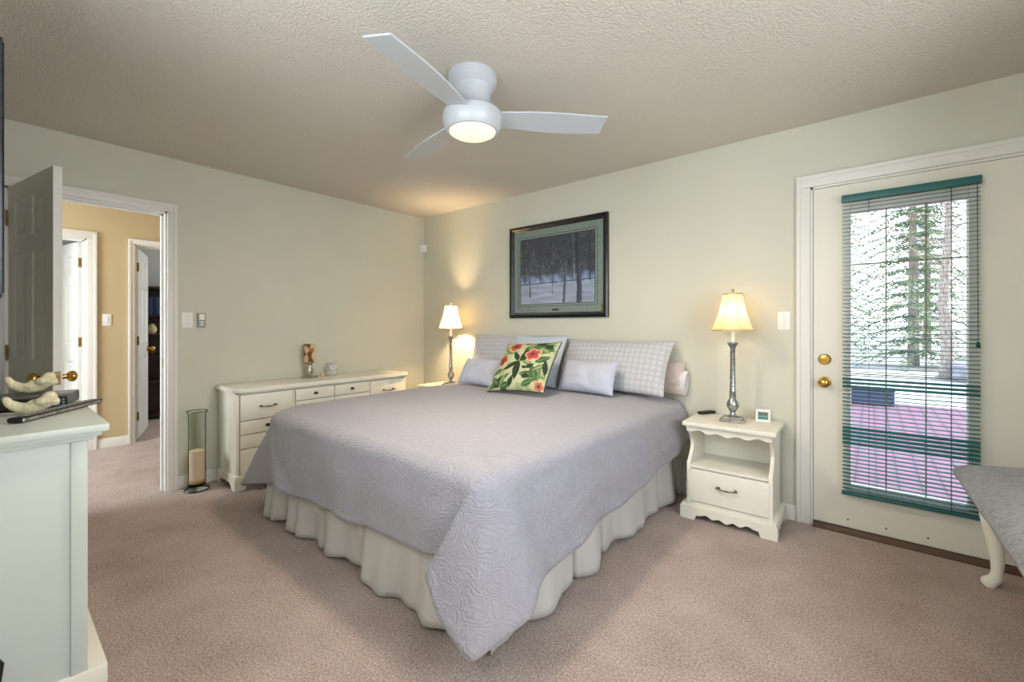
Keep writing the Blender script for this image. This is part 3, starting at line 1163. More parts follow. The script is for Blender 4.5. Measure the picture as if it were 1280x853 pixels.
pillow('checked_pillow', 0.91, 0.43, 0.13, M_sham, 1.419, -0.27, R(1.5), R(22), 'checked pale grey pillow by the far lamp, behind the flowered cushion', 1, 0.05, 'checked pillows against the wall')
pillow('checked_pillow', 0.91, 0.43, 0.14, M_sham, 2.43, -0.285, R(-1), R(30), 'checked pale grey pillow nearest the cream nightstand with the clock', 2, 0.05, 'checked pillows against the wall')
pillow('square_pillow', 0.48, 0.465, 0.10, M_euro, 1.85, -0.44, R(8.6), R(30), 'plain pale blue square pillow leaning directly behind the flowered cushion', 3, 0.05)
pillow('small_pillow', 0.40, 0.235, 0.11, M_lav, 1.459, -0.665, R(-1.5), R(31), 'small plain lavender pillow partly hidden behind the flowered cushion', 4, 0.05, 'small lavender pillows')
pillow('small_pillow', 0.464, 0.245, 0.12, M_lav, 2.365, -0.46, R(-2.3), R(22), 'small plain lavender pillow in full view on the right half of the bed', 5, 0.05, 'small lavender pillows')
o = pillow('sleeping_pillow', 0.66, 0.235, 0.06, M_tan, 2.63, -0.062, R(-1), R(3), 'pinkish pillow stuffed behind the checked pillow, one loose end showing', 6, 0.06, None, None, 0.716, 0.012)


def hem_f(u, v):
    a = 2 * math.pi * u
    wv = 1 + 0.25 * v + 0.12 * math.sin(a * 3 + 0.6) * v
    return Vector((0.270 + 0.062 * v + 0.010 * math.sin(a + 1) * v, 0.020 * math.sin(a) * wv + 0.006, -0.008 + (0.088 - 0.012 * v) * math.cos(a) - 0.022 * v))


m = MB()
m.grid(hem_f, 60, 8, True)
obj('pillowcase_hem', m, M_stripe, o, 80, label='loose white pillowcase hem')

# flowered cushion: the printed cloth


def leaf(px, py, x0, y0, x1, y1, w):
    dx, dy = x1 - x0, y1 - y0
    l2 = dx * dx + dy * dy
    t_ = ((px - x0) * dx + (py - y0) * dy) / l2
    if t_ < 0 or t_ > 1:
        return None
    d = ((px - x0) * dy - (py - y0) * dx) / math.sqrt(l2)
    ww = w * math.sin(math.pi * t_ ** 0.8)
    return d / ww if abs(d) < ww else None


G1, G2, G3 = (34, 58, 38), (84, 118, 72), (136, 158, 108)
LEAVES = [(.02, .3, .35, .98, .13, G2), (.2, .5, .98, .98, .16, G3), (.4, .4, .98, .55, .14, G2), (.05, .1, .5, -.2, .1, G3), (-.3, .3, -.98, .75, .12, G3), (.1, -.5, .98, -.55, .12, G2), (.7, -.1, .75, -.98, .12, G3), (-.95, -.98, -.2, -.5, .13, G2), (-.6, -.3, -.98, -.5, .1, G2), (-.05, .0, .45, .30, .10, G1), (-.05, .0, -.02, -.75, .13, G1), (-.05, 0, -.62, -.38, .10, G1), (-.08, .02, -.35, .42, .09, G1), (-.02, .05, .12, .55, .08, G1),
          (.10, .45, .55, .95, .12, G2), (.35, .5, .95, .78, .13, G2), (.5, .6, .9, .4, .12, G3), (.15, .55, .3, .95, .12, G3), (.30, .75, .75, .85, .08, G1), (.62, .72, .95, .60, .09, G1),
          (.55, -.05, .95, .28, .12, G2), (.5, -.2, .75, -.75, .13, G2), (.3, -.3, .55, -.1, .09, G1), (.6, -.35, .9, -.05, .10, G3), (.2, -.6, .5, -.55, .08, G1), (.15, -.25, .35, -.3, .06, G1), (.25, -.9, .7, -.65, .11, G2),
          (-.75, -.95, -.4, -.6, .14, G1), (-.9, -.6, -.55, -.9, .09, G2), (-.55, -.95, -.15, -.85, .12, G2), (-.4, -.55, -.55, -.95, .08, G3), (-.2, -.95, -.1, -.55, .08, G1), (-.9, .1, -.55, .55, .08, G3), (-.95, -.2, -.75, .2, .07, G2), (.85, .1, .95, -.5, .07, G1), (-.2, .85, .15, .95, .07, G1)]
FLOWERS = [(.38, .28, .30, (206, 92, 96)), (-.45, .72, .29, (186, 82, 60)), (-.74, .06, .26, (190, 84, 74)), (.85, -.86, .2, (212, 132, 112))]


def floral_color(u, v):
    c = (184, 188, 152)
    n0 = noise.noise(Vector((u * 3, v * 3, 1)))
    if n0 > 0.2:
        c = (156, 170, 124)
    for (x0, y0, x1, y1, w, g) in LEAVES:
        d = leaf(u, v, x0, y0, x1, y1, w)
        if d is not None:
            k = 1 - 0.35 * abs(math.sin(d * 7))
            c = tuple(x * k for x in g)
            if abs(d) < 0.12:
                c = tuple(x * 1.35 for x in g)
    for (fx, fy, fr, fc) in FLOWERS:
        dx, dy = u - fx, v - fy
        r = math.hypot(dx, dy) / fr
        a = math.atan2(dy, dx)
        edge = 0.72 + 0.28 * abs(math.cos(2.5 * a + fx * 4))
        if r < edge:
            k = 0.55 + 0.55 * r + 0.12 * math.sin(a * 15)
            c = tuple(min(255, x * k) for x in fc)
            if r > edge - 0.13:
                c = (222, 190, 132)
            if r < 0.2:
                c = (110, 36, 34)
    return c


N = 110
FWD, FHT = 0.478, 0.452
m = pillow_mesh(FWD, FHT, 0.14, n=N, seed=9, pinch=0.055)
fl = obj('flowered_cushion', m, M_floral, None, 80)
att = fl.data.color_attributes.new('print', 'FLOAT_COLOR', 'POINT')
for k in range(len(fl.data.vertices)):
    i, j = divmod(k % (N * N), N)
    att.data[k].color = srgb(*floral_color(2 * i / (N - 1) - 1, 2 * j / (N - 1) - 1))
place(fl, 2.005, -0.835, PZ + 0.014, R(2), R(42), FHT, R(4.5))
tag(fl, 'square cushion printed with red tropical flowers and green leaves', 'cushion')
m = MB()
m.tube(edge_loop(FWD, FHT, 0.055), 0.0045, 6, False)
obj('piping', m, mat('dark_green_piping', (40, 56, 40), 0.8), fl, 60)


# ------------------------------------------------------------------ nightstands
def scallop(x0, x1, ztop, zlow, n=60, cusps=True):
    """lower outline of a scalloped apron from x0 to x1"""
    pts = []
    for k in range(n + 1):
        q = k / n
        s = abs(2 * q - 1)             # 1 at the ends, 0 at the middle
        w = 0.55 * (0.5 - 0.5 * math.cos(s * math.pi * 4)) + 0.45 * s
        pts.append((x0 + (x1 - x0) * q, zlow + (ztop - zlow) * w))
    return pts


def pull_mb(w=0.085):
    m = MB()
    for s in (-1, 1):
        m.sphere((s * w / 2, -0.004, 0), 0.008, (1.2, 0.7, 1.0), 12, 8)
        m.tube([(s * w / 2, 0, 0), (s * w / 2, -0.018, 0)], 0.004, 8)
    pts, rs = [], []
    for k in range(17):
        q = k / 16 * 2 - 1
        pts.append((q * w * 0.62, -0.02 - 0.004 * (1 - q * q), -0.008 * (1 - q * q) + 0.003))
        rs.append(0.0035 + 0.0025 * abs(q) ** 3 + 0.002 * math.exp(-(q * 5) ** 2))
    m.tube(pts, rs, 8)
    return m


def make_nightstand(name, label, loc, rz):
    t = thing(name, label, 'nightstand', loc, rz, 'matching cream nightstands')
    w2 = 0.236
    D0, D1 = -0.335, 0.0         # front / back of the body (local y)
    m = MB()
    # sides with a swept opening: deep below, shallower in the shelf bay
    prof = [(D1, 0.085), (D0, 0.085), (D0, 0.335)]
    for k in range(1, 13):
        q = k / 12
        prof.append((D0 + 0.075 * math.sin(q * math.pi / 2) ** 1.3, 0.335 + 0.11 * q))
    for k in range(1, 13):
        q = k / 12
        prof.append((D0 + 0.075 - 0.070 * (1 - math.cos(q * math.pi / 2)), 0.445 + 0.10 * q))
    prof += [(D0, 0.55), (D0, 0.578), (D1, 0.578)]
    for s in (-1, 1):
        m.prism(prof, 'yz', s * w2, s * (w2 - 0.02))
    m.box(-w2, w2, -0.012, 0.0, 0.085, 0.578)               # back
    m.box(-w2 + 0.01, w2 - 0.01, D0 + 0.004, -0.005, 0.085, 0.1)
    obj('carcass', m, M_furn, t)
    m = MB()
    m.box(-w2 + 0.018, w2 - 0.018, D0 + 0.002, -0.01, 0.312, 0.330, 0.003)
    obj('shelf', m, M_furn, t)
    m = MB()
    pts = [(-w2, 0.578), (-w2, 0.545)] + scallop(-w2 + 0.02, w2 - 0.02, 0.556, 0.530) + [(w2, 0.545), (w2, 0.578)]
    m.prism(list(reversed(pts)), 'xz', D0 - 0.008, D0 + 0.010)
    m.box(-w2 - 0.006, w2 + 0.006, D0 - 0.014, 0.0, 0.566, 0.579, 0.004)
    obj('valance', m, M_furn, t)
    m = MB()
    m.box(-w2 - 0.022, w2 + 0.022, D0 - 0.032, 0.004, 0.578, 0.605, 0.008, 3)
    obj('top', m, M_furn, t)
    m = MB()
    m.box(-w2 + 0.014, w2 - 0.014, D0 - 0.010, D0 + 0.25, 0.108, 0.305, 0.005)
    dr = obj('drawer', m, M_furn, t)
    p = obj('handle', pull_mb(0.095), M_pewter, dr, label='dark pewter bar pull')
    p.location = (0, D0 - 0.010, 0.222)
    m = MB()
    # plinth: moulding, apron with scallops, bracket feet
    m.box(-w2 - 0.024, w2 + 0.024, D0 - 0.034, 0.0, 0.078, 0.094, 0.006)
    pts = [(-w2 - 0.03, 0.08), (-w2 - 0.03, 0.0), (-w2 + 0.055, 0.0), (-w2 + 0.065, 0.03)] + scallop(-w2 + 0.085, w2 - 0.085, 0.046, 0.022) + [(w2 - 0.065, 0.03), (w2 - 0.055, 0.0), (w2 + 0.03, 0.0), (w2 + 0.03, 0.08)]
    m.prism(list(reversed(pts)), 'xz', D0 - 0.040, D0 - 0.022)
    pts = [(0.0, 0.08), (0.0, 0.0), (-0.06, 0.0), (-0.075, 0.035)] + [(-0.075 + (D0 + 0.05 + 0.055) * k / 20, 0.045 - 0.012 * math.sin(math.pi * k / 20 * 3) ** 2) for k in range(1, 20)] + [(D0 + 0.035, 0.035), (D0 + 0.02, 0.0), (D0 - 0.03, 0.0), (D0 - 0.03, 0.08)]
    for s in (-1, 1):
        m.prism(pts, 'yz', s * (w2 + 0.012), s * (w2 + 0.029))
    obj('plinth', m, M_furn, t)
    return t


ns = make_nightstand('nightstand', 'cream open-shelf nightstand beside the glazed door, small clock on top', (3.290, -0.022, 0), R(1.0))
dup(ns, (0.625, -0.022, 0), 0, 'cream nightstand mostly hidden behind the bed, near the corner')


# ------------------------------------------------------------------ table lamps
def make_lamp(name, label, loc):
    t = thing(name, label, 'lamp', loc, R(8), 'matching bedside lamps')
    m = MB()
    m.box(-0.072, 0.072, -0.055, 0.055, 0.0, 0.018, 0.005)
    m.box(-0.058, 0.058, -0.044, 0.044, 0.016, 0.03, 0.005)
    obj('base', m, M_cement, t)
    m = MB()
    m.lathe([(0.0, 0.028), (0.026, 0.028), (0.028, 0.036), (0.016, 0.046), (0.013, 0.058), (0.022, 0.070), (0.032, 0.088), (0.036, 0.104), (0.032, 0.122), (0.02, 0.142), (0.016, 0.152),
             (0.021, 0.158), (0.021, 0.166), (0.015, 0.174), (0.019, 0.182), (0.019, 0.19), (0.0165, 0.2), (0.0155, 0.30), (0.0145, 0.462), (0.017, 0.468), (0.024, 0.478), (0.030, 0.490), (0.030, 0.499), (0.014, 0.503), (0.0, 0.503)], n=28)
    obj('stem', m, M_silver, t)
    m = MB()
    m.lathe([(0.011, 0.500), (0.011, 0.60), (0.0, 0.602)], n=16)
    m.tube([(0, 0, 0.60), (0, 0, 0.835)], 0.0025, 6)
    for a in (0, 2.09, 4.19):
        m.tube([(0, 0, 0.805), (0.055 * math.cos(a), 0.055 * math.sin(a), 0.802)], 0.0015, 5)
    obj('socket', m, M_white, t, label='white socket sleeve')
    m = MB()
    m.sphere((0, 0, 0.632), 0.022, (1, 1, 1.3), 16, 10)
    obj('bulb', m, M_bulb, t, label='glowing bulb')
    m = MB()
    n = 8
    prof = []
    for k in range(13):
        q = k / 12
        prof.append((0.128 - 0.069 * q + -0.014 * math.sin(q * math.pi) * (1 - 0.4 * q), 0.575 + 0.232 * q))
    m.openlathe(prof, n=n, rot=R(22.5))
    o = obj('lamp_shade', m, M_shade, t, 20)
    m = MB()
    m.openlathe([(0.1285, 0.570), (0.1300, 0.574), (0.1290, 0.582), (0.1275, 0.582), (0.1270, 0.572)], n=n, rot=R(22.5))
    m.openlathe([(0.0605, 0.800), (0.0612, 0.804), (0.0605, 0.810), (0.0590, 0.809)], n=n, rot=R(22.5))
    for k in range(n):
        a = 2 * math.pi * k / n + R(22.5)
        m.tube([(r * math.cos(a) * 1.004, r * math.sin(a) * 1.004, z) for r, z in prof], 0.0014, 4)
    obj('shade_trim', m, M_shadetrim, o, 40)
    m = MB()
    m.lathe([(0.0, 0.806), (0.006, 0.808), (0.005, 0.815), (0.010, 0.822), (0.011, 0.828), (0.007, 0.836), (0.0, 0.838)], n=16)
    obj('finial', m, M_silver, t)
    return t


LAMP_R = (3.290, -0.20, 0.605)
LAMP_L = (0.675, -0.20, 0.605)
lampR = make_lamp('table_lamp', 'silver column lamp on the nightstand by the glazed door', LAMP_R)
dup(lampR, LAMP_L, R(8), 'silver column lamp in the corner, left of the bed and picture')
light('bulb_right', 'POINT', (LAMP_R[0], LAMP_R[1], LAMP_R[2] + 0.682), 2.0, (1.0, 0.74, 0.46), 0.04)
light('bulb_left', 'POINT', (LAMP_L[0], LAMP_L[1], LAMP_L[2] + 0.682), 62, (1.0, 0.70, 0.37), 0.045)

# phone-style remote and small clock on the nightstand
t = thing('black_remote', 'short black handset lying on the nightstand left of the lamp', 'remote', (3.092, -0.05, 0.605), R(62))
m = MB()
m.box(-0.065, 0.065, -0.022, 0.022, 0.0, 0.018, 0.008, 3)
obj('casing', m, M_black, t)
m = MB()
for k in range(4):
    for j in (-1, 1):
        m.box(-0.045 + k * 0.025, -0.033 + k * 0.025, j * 0.009 - 0.005, j * 0.009 + 0.005, 0.0175, 0.0195, 0.001, 1)
obj('buttons', m, M_dark, t)
t = thing('desk_clock', 'small white digital clock on the nightstand right of the lamp', 'clock', (3.436, -0.075, 0.605), R(14))
m = MB()
m.prism([(-0.018, 0.0), (0.018, 0.0), (0.006, 0.075), (-0.008, 0.075)], 'yz', -0.040, 0.040)
obj('casing', m, M_white, t)
mx = Matrix.Translation((0, -0.0135, 0.036)) @ Matrix.Rotation(R(-7.6), 4, 'X')
m = MB()
m.box(-0.028, 0.028, -0.0012, 0.001, -0.002, 0.024, 0, mx=mx)
d = obj('display', m, M_lcd, t, None)
m = MB()
m.box(-0.028, 0.028, -0.0012, 0.001, -0.022, -0.004, 0, mx=mx)
obj('display', m, M_lcdb, t, None)
m = MB()
for x in (-0.018, -0.008, 0.006, 0.016):
    m.box(x - 0.003, x + 0.003, -0.0018, -0.001, 0.002, 0.004, 0, mx=mx)
    m.box(x - 0.003, x + 0.003, -0.0018, -0.001, 0.010, 0.012, 0, mx=mx)
    m.box(x - 0.003, x + 0.003, -0.0018, -0.001, 0.018, 0.020, 0, mx=mx)
    m.box(x + 0.002, x + 0.004, -0.0018, -0.001, 0.002, 0.020, 0, mx=mx)
obj('digits', m, M_black, d, None)

# ------------------------------------------------------------------ low dresser along the left wall
t = thing('low_dresser', 'long low cream dresser along the left wall behind the bed', 'dresser', (0.0, 0.0, 0.0))
YL, YR, DF = -2.045, -0.545, 0.392
m = MB()
m.box(0.022, DF - 0.022, YL, YR, 0.085, 0.718, 0.003)
for (ya, yb) in ((YL, YL + 0.022), (YR - 0.022, YR), (-1.637, -1.625), (-0.959, -0.947)):
    m.box(DF - 0.03, DF, ya, yb, 0.085, 0.718, 0.002)
m.box(DF - 0.03, DF, YL, YR, 0.704, 0.717, 0)
obj('carcass', m, M_furn, t)
m = MB()
c = 0.035
pts = [(0.018, YL - 0.022), (DF + 0.040 - c, YL - 0.022), (DF + 0.040, YL - 0.022 + c), (DF + 0.040, YR + 0.022 - c), (DF + 0.040 - c, YR + 0.022), (0.018, YR + 0.022)]
m.prism(pts, 'xy', 0.716, 0.748)
bmesh.ops.bevel(m.bm, geom=list(m.bm.edges), offset=0.005, segments=2, affect='EDGES')
obj('top', m, M_furn, t)
m = MB()
m.box(0.02, DF + 0.016, YL - 0.012, YR + 0.012, 0.075, 0.105, 0.006)
for (y0, y1) in ((YL - 0.014, YR + 0.014),):
    pts = [(y0, 0.08), (y0, 0.0), (y0 + 0.07, 0.0), (y0 + 0.085, 0.03)] + [(y0 + 0.10 + (y1 - y0 - 0.2) * k / 60, 0.045 + 0.012 * math.cos(k / 60 * 6.283 * 6)) for k in range(61)] + [(y1 - 0.085, 0.03), (y1 - 0.07, 0.0), (y1, 0.0), (y1, 0.08)]
    m.prism(pts, 'yz', DF + 0.0, DF + 0.016)
for y in (YL - 0.012, YR - 0.004):
    pts = [(0.02, 0.08), (0.02, 0.0), (0.07, 0.0), (0.085, 0.03), (0.13, 0.05), (0.17, 0.04), (0.2, 0.05), (0.24, 0.04), (0.28, 0.05), (DF - 0.07, 0.03), (DF - 0.055, 0.0), (DF + 0.01, 0.0), (DF + 0.01, 0.08)]
    m.prism(pts, 'xz', y, y + 0.016)
obj('plinth', m, M_furn, t)


def pull_side(parent, y, z, w=0.10, small=False):
    if small:
        m = MB()
        m.box(-0.016, 0.016, -0.006, 0.0, -0.011, 0.011, 0.003)
        m.box(-0.012, 0.012, -0.018, -0.005, -0.008, 0.008, 0.004)
        o = obj('knob', m, M_pewter, parent, label='small dark pewter knob')
    else:
        o = obj('handle', pull_mb(w), M_pewter, parent, label='dark pewter bar pull')
    o.location = (DF + 0.010, y, z)
    o.rotation_euler = (0, 0, R(90))


def drawer(y0, y1, z0, z1, kind):
    m = MB()
    m.box(DF - 0.1, DF + 0.010, y0, y1, z0, z1, 0.004)
    d = obj('drawer', m, M_furn, t)
    if kind == 'pull':
        pull_side(d, (y0 + y1) / 2, (z0 + z1) / 2)
    elif kind == 'knob':
        pull_side(d, (y0 + y1) / 2, (z0 + z1) / 2, small=True)


for (a, b) in ((-2.018, -1.643), (-0.941, -0.572)):
    drawer(a, b, 0.508, 0.696, 'pull')
    drawer(a, b, 0.404, 0.502, 'knob')
    drawer(a, b, 0.300, 0.398, '')
    drawer(a, b, 0.108, 0.294, 'pull')
for (a, b) in ((-1.619, -1.296), (-1.289, -0.965)):
    for z0, z1 in ((0.606, 0.696), (0.508, 0.600), (0.404, 0.502), (0.300, 0.398), (0.108, 0.294)):
        drawer(a, b, z0, z1, 'knob' if z0 > 0.2 else 'pull')

# on the dresser
t = thing('candle_holder', 'brown and cream candle on a silver glass pedestal on the low dresser', 'candle', (0.105, -1.37, 0.748))
t.scale = (1.12, 1.12, 1.12)
m = MB()
m.lathe([(0, 0), (0.062, 0), (0.064, 0.006), (0.058, 0.012), (0.03, 0.016), (0.024, 0.026), (0.030, 0.045), (0.031, 0.06), (0.022, 0.085), (0.018, 0.10), (0.026, 0.112), (0.040, 0.118), (0.040, 0.124), (0.0, 0.124)], n=28)
obj('pedestal', m, mat('mercury_glass', (176, 172, 160), 0.2, 0.7), t)
m = MB()
NN, NH = 48, 30
vs = m.grid(lambda u, v: Vector((0.041 * math.cos(2 * math.pi * u), 0.041 * math.sin(2 * math.pi * u), 0.124 + 0.142 * v)), NN, NH, True)
m.bm.faces.new([vs[i][NH - 1] for i in range(NN)])
ca = obj('candle', m, M_candle, t, 40, label='cream candle with brown blotches')
att = ca.data.color_attributes.new('print', 'FLOAT_COLOR', 'POINT')
for k, v in enumerate(ca.data.vertices):
    q = noise.noise(Vector((v.co.x * 26, v.co.y * 26, v.co.z * 18 + 5)))
    cc = (212, 186, 150)
    if q > 0.12:
        cc = (92, 52, 30)
    elif q > 0.0:
        cc = (168, 112, 70)
    att.data[k].color = srgb(*cc)
t = tag(obj('glass_tumbler', MB().lathe([(0, 0.0), (0.042, 0.0), (0.044, 0.004), (0.045, 0.06), (0.045, 0.118), (0.0415, 0.118), (0.041, 0.01), (0.0, 0.008)], n=32), M_tumbler, None), 'clear glass tumbler with white swirls beside the candle', 'glass')
t.location = (0.115, -1.165, 0.748)
rr = random.Random(4)
for k in range(12):
    m = MB()
    a0 = -2.6 + rr.random() * 3.2
    zc = 0.02 + 0.085 * rr.random()
    R0 = 0.010 + 0.010 * rr.random()
    m.tube([(0.0455 * math.cos(a0 + R0 * 22 * (s / 20) * math.cos(s * 0.5)), 0.0455 * math.sin(a0 + R0 * 22 * (s / 20) * math.cos(s * 0.5)), zc + R0 * (s / 20) * math.sin(s * 0.5)) for s in range(21)], 0.0016, 5)
    obj('swirl', m, M_white, t)
t = tag(obj('votive_cup', MB().lathe([(0, 0), (0.016, 0), (0.019, 0.012), (0.021, 0.036), (0.018, 0.036), (0.016, 0.008), (0, 0.006)], n=20), mat('amber_cream_glass', (206, 182, 146), 0.25), None), 'tiny amber cup between the candle and the tumbler', 'cup')
t.location = (0.150, -1.270, 0.748)

# tall floor vase beside the dresser
t = thing('floor_vase', 'tall pale green glass cylinder vase on the carpet beside the dresser', 'vase', (0.135, -2.215, 0.0))
m = MB()
m.lathe([(0.055, 0.045), (0.055, 0.10), (0.054, 0.30), (0.055, 0.555), (0.062, 0.572), (0.066, 0.58), (0.063, 0.583), (0.052, 0.56), (0.051, 0.30), (0.0515, 0.052), (0.0, 0.05)], n=40)
obj('cylinder', m, M_vase, t)
m = MB()
m.lathe([(0.0, 0.004), (0.070, 0.004), (0.076, 0.010), (0.060, 0.028), (0.054, 0.046), (0.0, 0.048)], n=40)
obj('foot', m, M_vase, t)
for (r, z, q) in ((0.0755, 0.007, 0.0055), (0.0648, 0.580, 0.003)):
    m = MB()
    m.tube([(r * math.cos(a * math.pi / 20), r * math.sin(a * math.pi / 20), z) for a in range(41)], q, 6, False)
    obj('rim', m, M_ring, t, label='dark green glass rim')
m = MB()
m.lathe([(0.0, 0.053), (0.049, 0.053), (0.049, 0.29), (0.03, 0.297), (0.0, 0.30)], n=32)
o = obj('sand', m, M_sand, t, label='layered cream sand')
o['kind'] = 'stuff'

# ------------------------------------------------------------------ framed picture
t = thing('framed_picture', 'framed winter forest print in a black frame above the bed', 'picture', (1.820, 0.0, 1.705))
FW, FH = 0.513, 0.424
m = MB()
prof = [(0.0, 0.0), (0.0, -0.028), (0.010, -0.036), (0.022, -0.032), (0.030, -0.024), (0.040, -0.022), (0.046, -0.016), (0.046, 0.0)]
cor = [(-1, -1), (1, -1), (1, 1), (-1, 1)]
rings = []
for (sx, sz) in cor:
    rings.append([m.bm.verts.new((sx * (FW - d), y, sz * (FH - d))) for d, y in prof])
for k in range(4):
    a, b = rings[k], rings[(k + 1) % 4]
    for j in range(len(prof)):
        m.bm.faces.new((a[j], b[j], b[(j + 1) % len(prof)], a[(j + 1) % len(prof)]))
obj('frame', m, M_frame, t, 20)
m = MB()
m.box(-FW + 0.04, FW - 0.04, -0.010, -0.004, -FH + 0.04, FH - 0.04)
mt_ = obj('mat_board', m, M_matg, t, None)
m = MB()
for (w, h, s) in ((0.412, 0.318, 0.0035), (0.388, 0.297, 0.005)):
    for (x0, x1, z0, z1) in ((-w - s, -w, -h - s, h + s), (w, w + s, -h - s, h + s), (-w, w, h, h + s), (-w, w, -h - s, -h)):
        m.box(x0, x1, -0.0112, -0.0095, z0, z1)
m.box(-0.035, 0.035, -0.0112, -0.0095, -0.362, -0.345)
obj('mat_lines', m, M_matline, mt_, None, label='dark bevel lines and small stamp')
NX, NZ = 210, 160
m = MB()
m.grid(lambda u, v: Vector((-0.388 + 0.776 * u, -0.0108, -0.297 + 0.594 * v)), NX, NZ)
pr = obj('print', m, M_print, t, None)
att = pr.data.color_attributes.new('print', 'FLOAT_COLOR', 'POINT')
TR = [(0.13, 0.016, 0.10, 1.0, (84, 88, 98)), (0.62, 0.030, 0.0, 1.0, (92, 98, 112)), (0.80, 0.058, 0.0, 1.0, (74, 82, 98)), (0.735, 0.010, 0.3, 1.0, (150, 158, 172)), (0.30, 0.008, 0.33, 1.0, (52, 56, 64)), (0.47, 0.007, 0.14, 0.5, (66, 72, 84)), (0.95, 0.014, 0.3, 1.0, (60, 66, 78)), (0.05, 0.012, 0.3, 1.0, (56, 60, 68)), (0.40, 0.006, 0.36, 1, (62, 66, 74)), (0.54, 0.006, 0.35, 1, (60, 66, 76))]
for k in range(NX * NZ):
    i, j = divmod(k, NZ)
    u, v = i / (NX - 1), j / (NZ - 1)
    hz = 0.44 + 0.03 * noise.noise(Vector((u * 6, 0, 0)))
    n1 = noise.noise(Vector((u * 14, v * 9, 2)))
    n2 = noise.noise(Vector((u * 60, v * 40, 5)))
    if v > hz:
        b = 58 + 16 * n1 + 9 * max(0, n2) + 60 * max(0, 0.62 - v)
        c = (b * 1.0, b * 1.02, b * 1.12)
        if abs(noise.noise(Vector((u * 22 + v * 6, v * 14 - u * 5, 8)))) < 0.035:
            c = (96, 102, 116)
    elif v > 0.30:
        q = (hz - v) / (hz - 0.30)
        b = 100 + 70 * q + 55 * n1
        c = (b * 0.82, b * 0.95, b * 1.14)
    else:
        b = 158 + 26 * noise.noise(Vector((u * 4, v * 22, 3))) + 10 * n2
        c = (b * 0.92, b * 0.99, b * 1.12)
    if abs(v - 0.30 - 0.03 * u) < 0.008:
        c = (70, 78, 98)
    for (tx, tw, v0, v1, tc) in TR:
        xx = u - tx - 0.012 * math.sin(v * 4 + tx * 9)
        if v0 < v < v1 and abs(xx) < tw / 2 * (1.15 - 0.3 * v):
            s = 0.78 + 0.3 * n2 + 0.22 * (xx / (tw / 2))
            c = tuple(max(8, x * s * (0.86 if v > hz + .15 else 1.1)) for x in tc)
    att.data[k].color = srgb(*[max(0, min(255, x)) for x in c])
m = MB()
m.box(-FW + 0.042, FW - 0.042, -0.0165, -0.0145, -FH + 0.042, FH - 0.042)
obj('picture_glass', m, M_artglass, t, None)
m = MB()
m.box(0.450, 0.464, -0.0178, -0.0168, -0.375, -0.315)
obj('gold_tag', m, M_brass, t, None, label='small gold strip in the lower corner')

# ------------------------------------------------------------------ ceiling fan
FC = (2.45, -1.68)
t = thing('ceiling_fan', 'white three-blade ceiling fan with a lit round lamp', 'ceiling fan', (FC[0], FC[1], 2.16))
m = MB()
m.lathe([(0.0, 0.28), (0.119, 0.28), (0.121, 0.265), (0.119, 0.235), (0.105, 0.222), (0.096, 0.212), (0.0, 0.212)], n=48)
obj('canopy', m, M_fan, t)
m = MB()
m.lathe([(0.0, 0.214), (0.098, 0.214), (0.092, 0.195), (0.088, 0.17), (0.089, 0.15), (0.096, 0.13), (0.110, 0.114), (0.120, 0.106), (0.0, 0.106)], n=48)
obj('motor_housing', m, M_fan, t)
m = MB()
m.lathe([(0.0, 0.100), (0.132, 0.100), (0.142, 0.092), (0.146, 0.072), (0.145, 0.045), (0.136, 0.018), (0.124, 0.004), (0.116, 0.002), (0.114, 0.008), (0.0, 0.010)], n=48)
obj('light_housing', m, M_fan, t)
m = MB()
m.lathe([(0.0, 0.009), (0.113, 0.009), (0.111, 0.002), (0.095, -0.008), (0.055, -0.014), (0.0, -0.016)], n=48)
obj('lamp_diffuser', m, M_fanlamp, t, label='glowing frosted lamp disc')
for ang in (-75, 48, 168):
    m = MB()
    out = []
    NL = 24
    up_, lo_ = [], []
    for k in range(NL + 1):
        q = k / NL
        r = 0.105 + (0.668 - 0.105) * q
        wd = 0.050 + 0.030 * math.sin(min(1, q * 1.25) * math.pi * 0.62)
        lead = wd
        trail = -wd * 0.95
        up_.append((r, lead - 0.022 * q ** 3))
        lo_.append((r, trail))
    pts = up_ + list(reversed(lo_))
    m.prism(pts, 'xy', -0.004, 0.004)
    mx = Matrix.Rotation(R(ang), 4, 'Z') @ Matrix.Translation((0, 0, 0.078)) @ Matrix.Rotation(R(-11), 4, 'X')
    bmesh.ops.transform(m.bm, matrix=mx, verts=m.bm.verts)
    obj('blade', m, M_fan, t, 30)
light('fan_lamp', 'AREA', (FC[0], FC[1], 2.135), 24, (1.0, 0.84, 0.62), 0.2, None, (0, 0, 0))
bpy.data.lights['fan_lamp'].shape = 'DISK'

# ------------------------------------------------------------------ wall fittings


def plate(name, label, loc, rz, switch=True, mtl=M_trim):
    t = thing(name, label, 'switch', loc, rz)
    m = MB()
    m.box(-0.035, 0.035, -0.006, 0.0, -0.058, 0.058, 0.004)
    obj('plate', m, M_white, t)
    m = MB()
    m.box(-0.005, 0.005, -0.014, -0.005, -0.010, 0.012, 0.002)
    obj('toggle', m, M_white, t)
    for z in (-0.03, 0.03):
        m = MB()
        m.lathe([(0, 0), (0.003, 0), (0.0, 0.002)], n=8, mx=Matrix.Translation((0, -0.006, z)) @ Matrix.Rotation(R(90), 4, 'X'))
        obj('screw', m, M_grey, t)
    return t


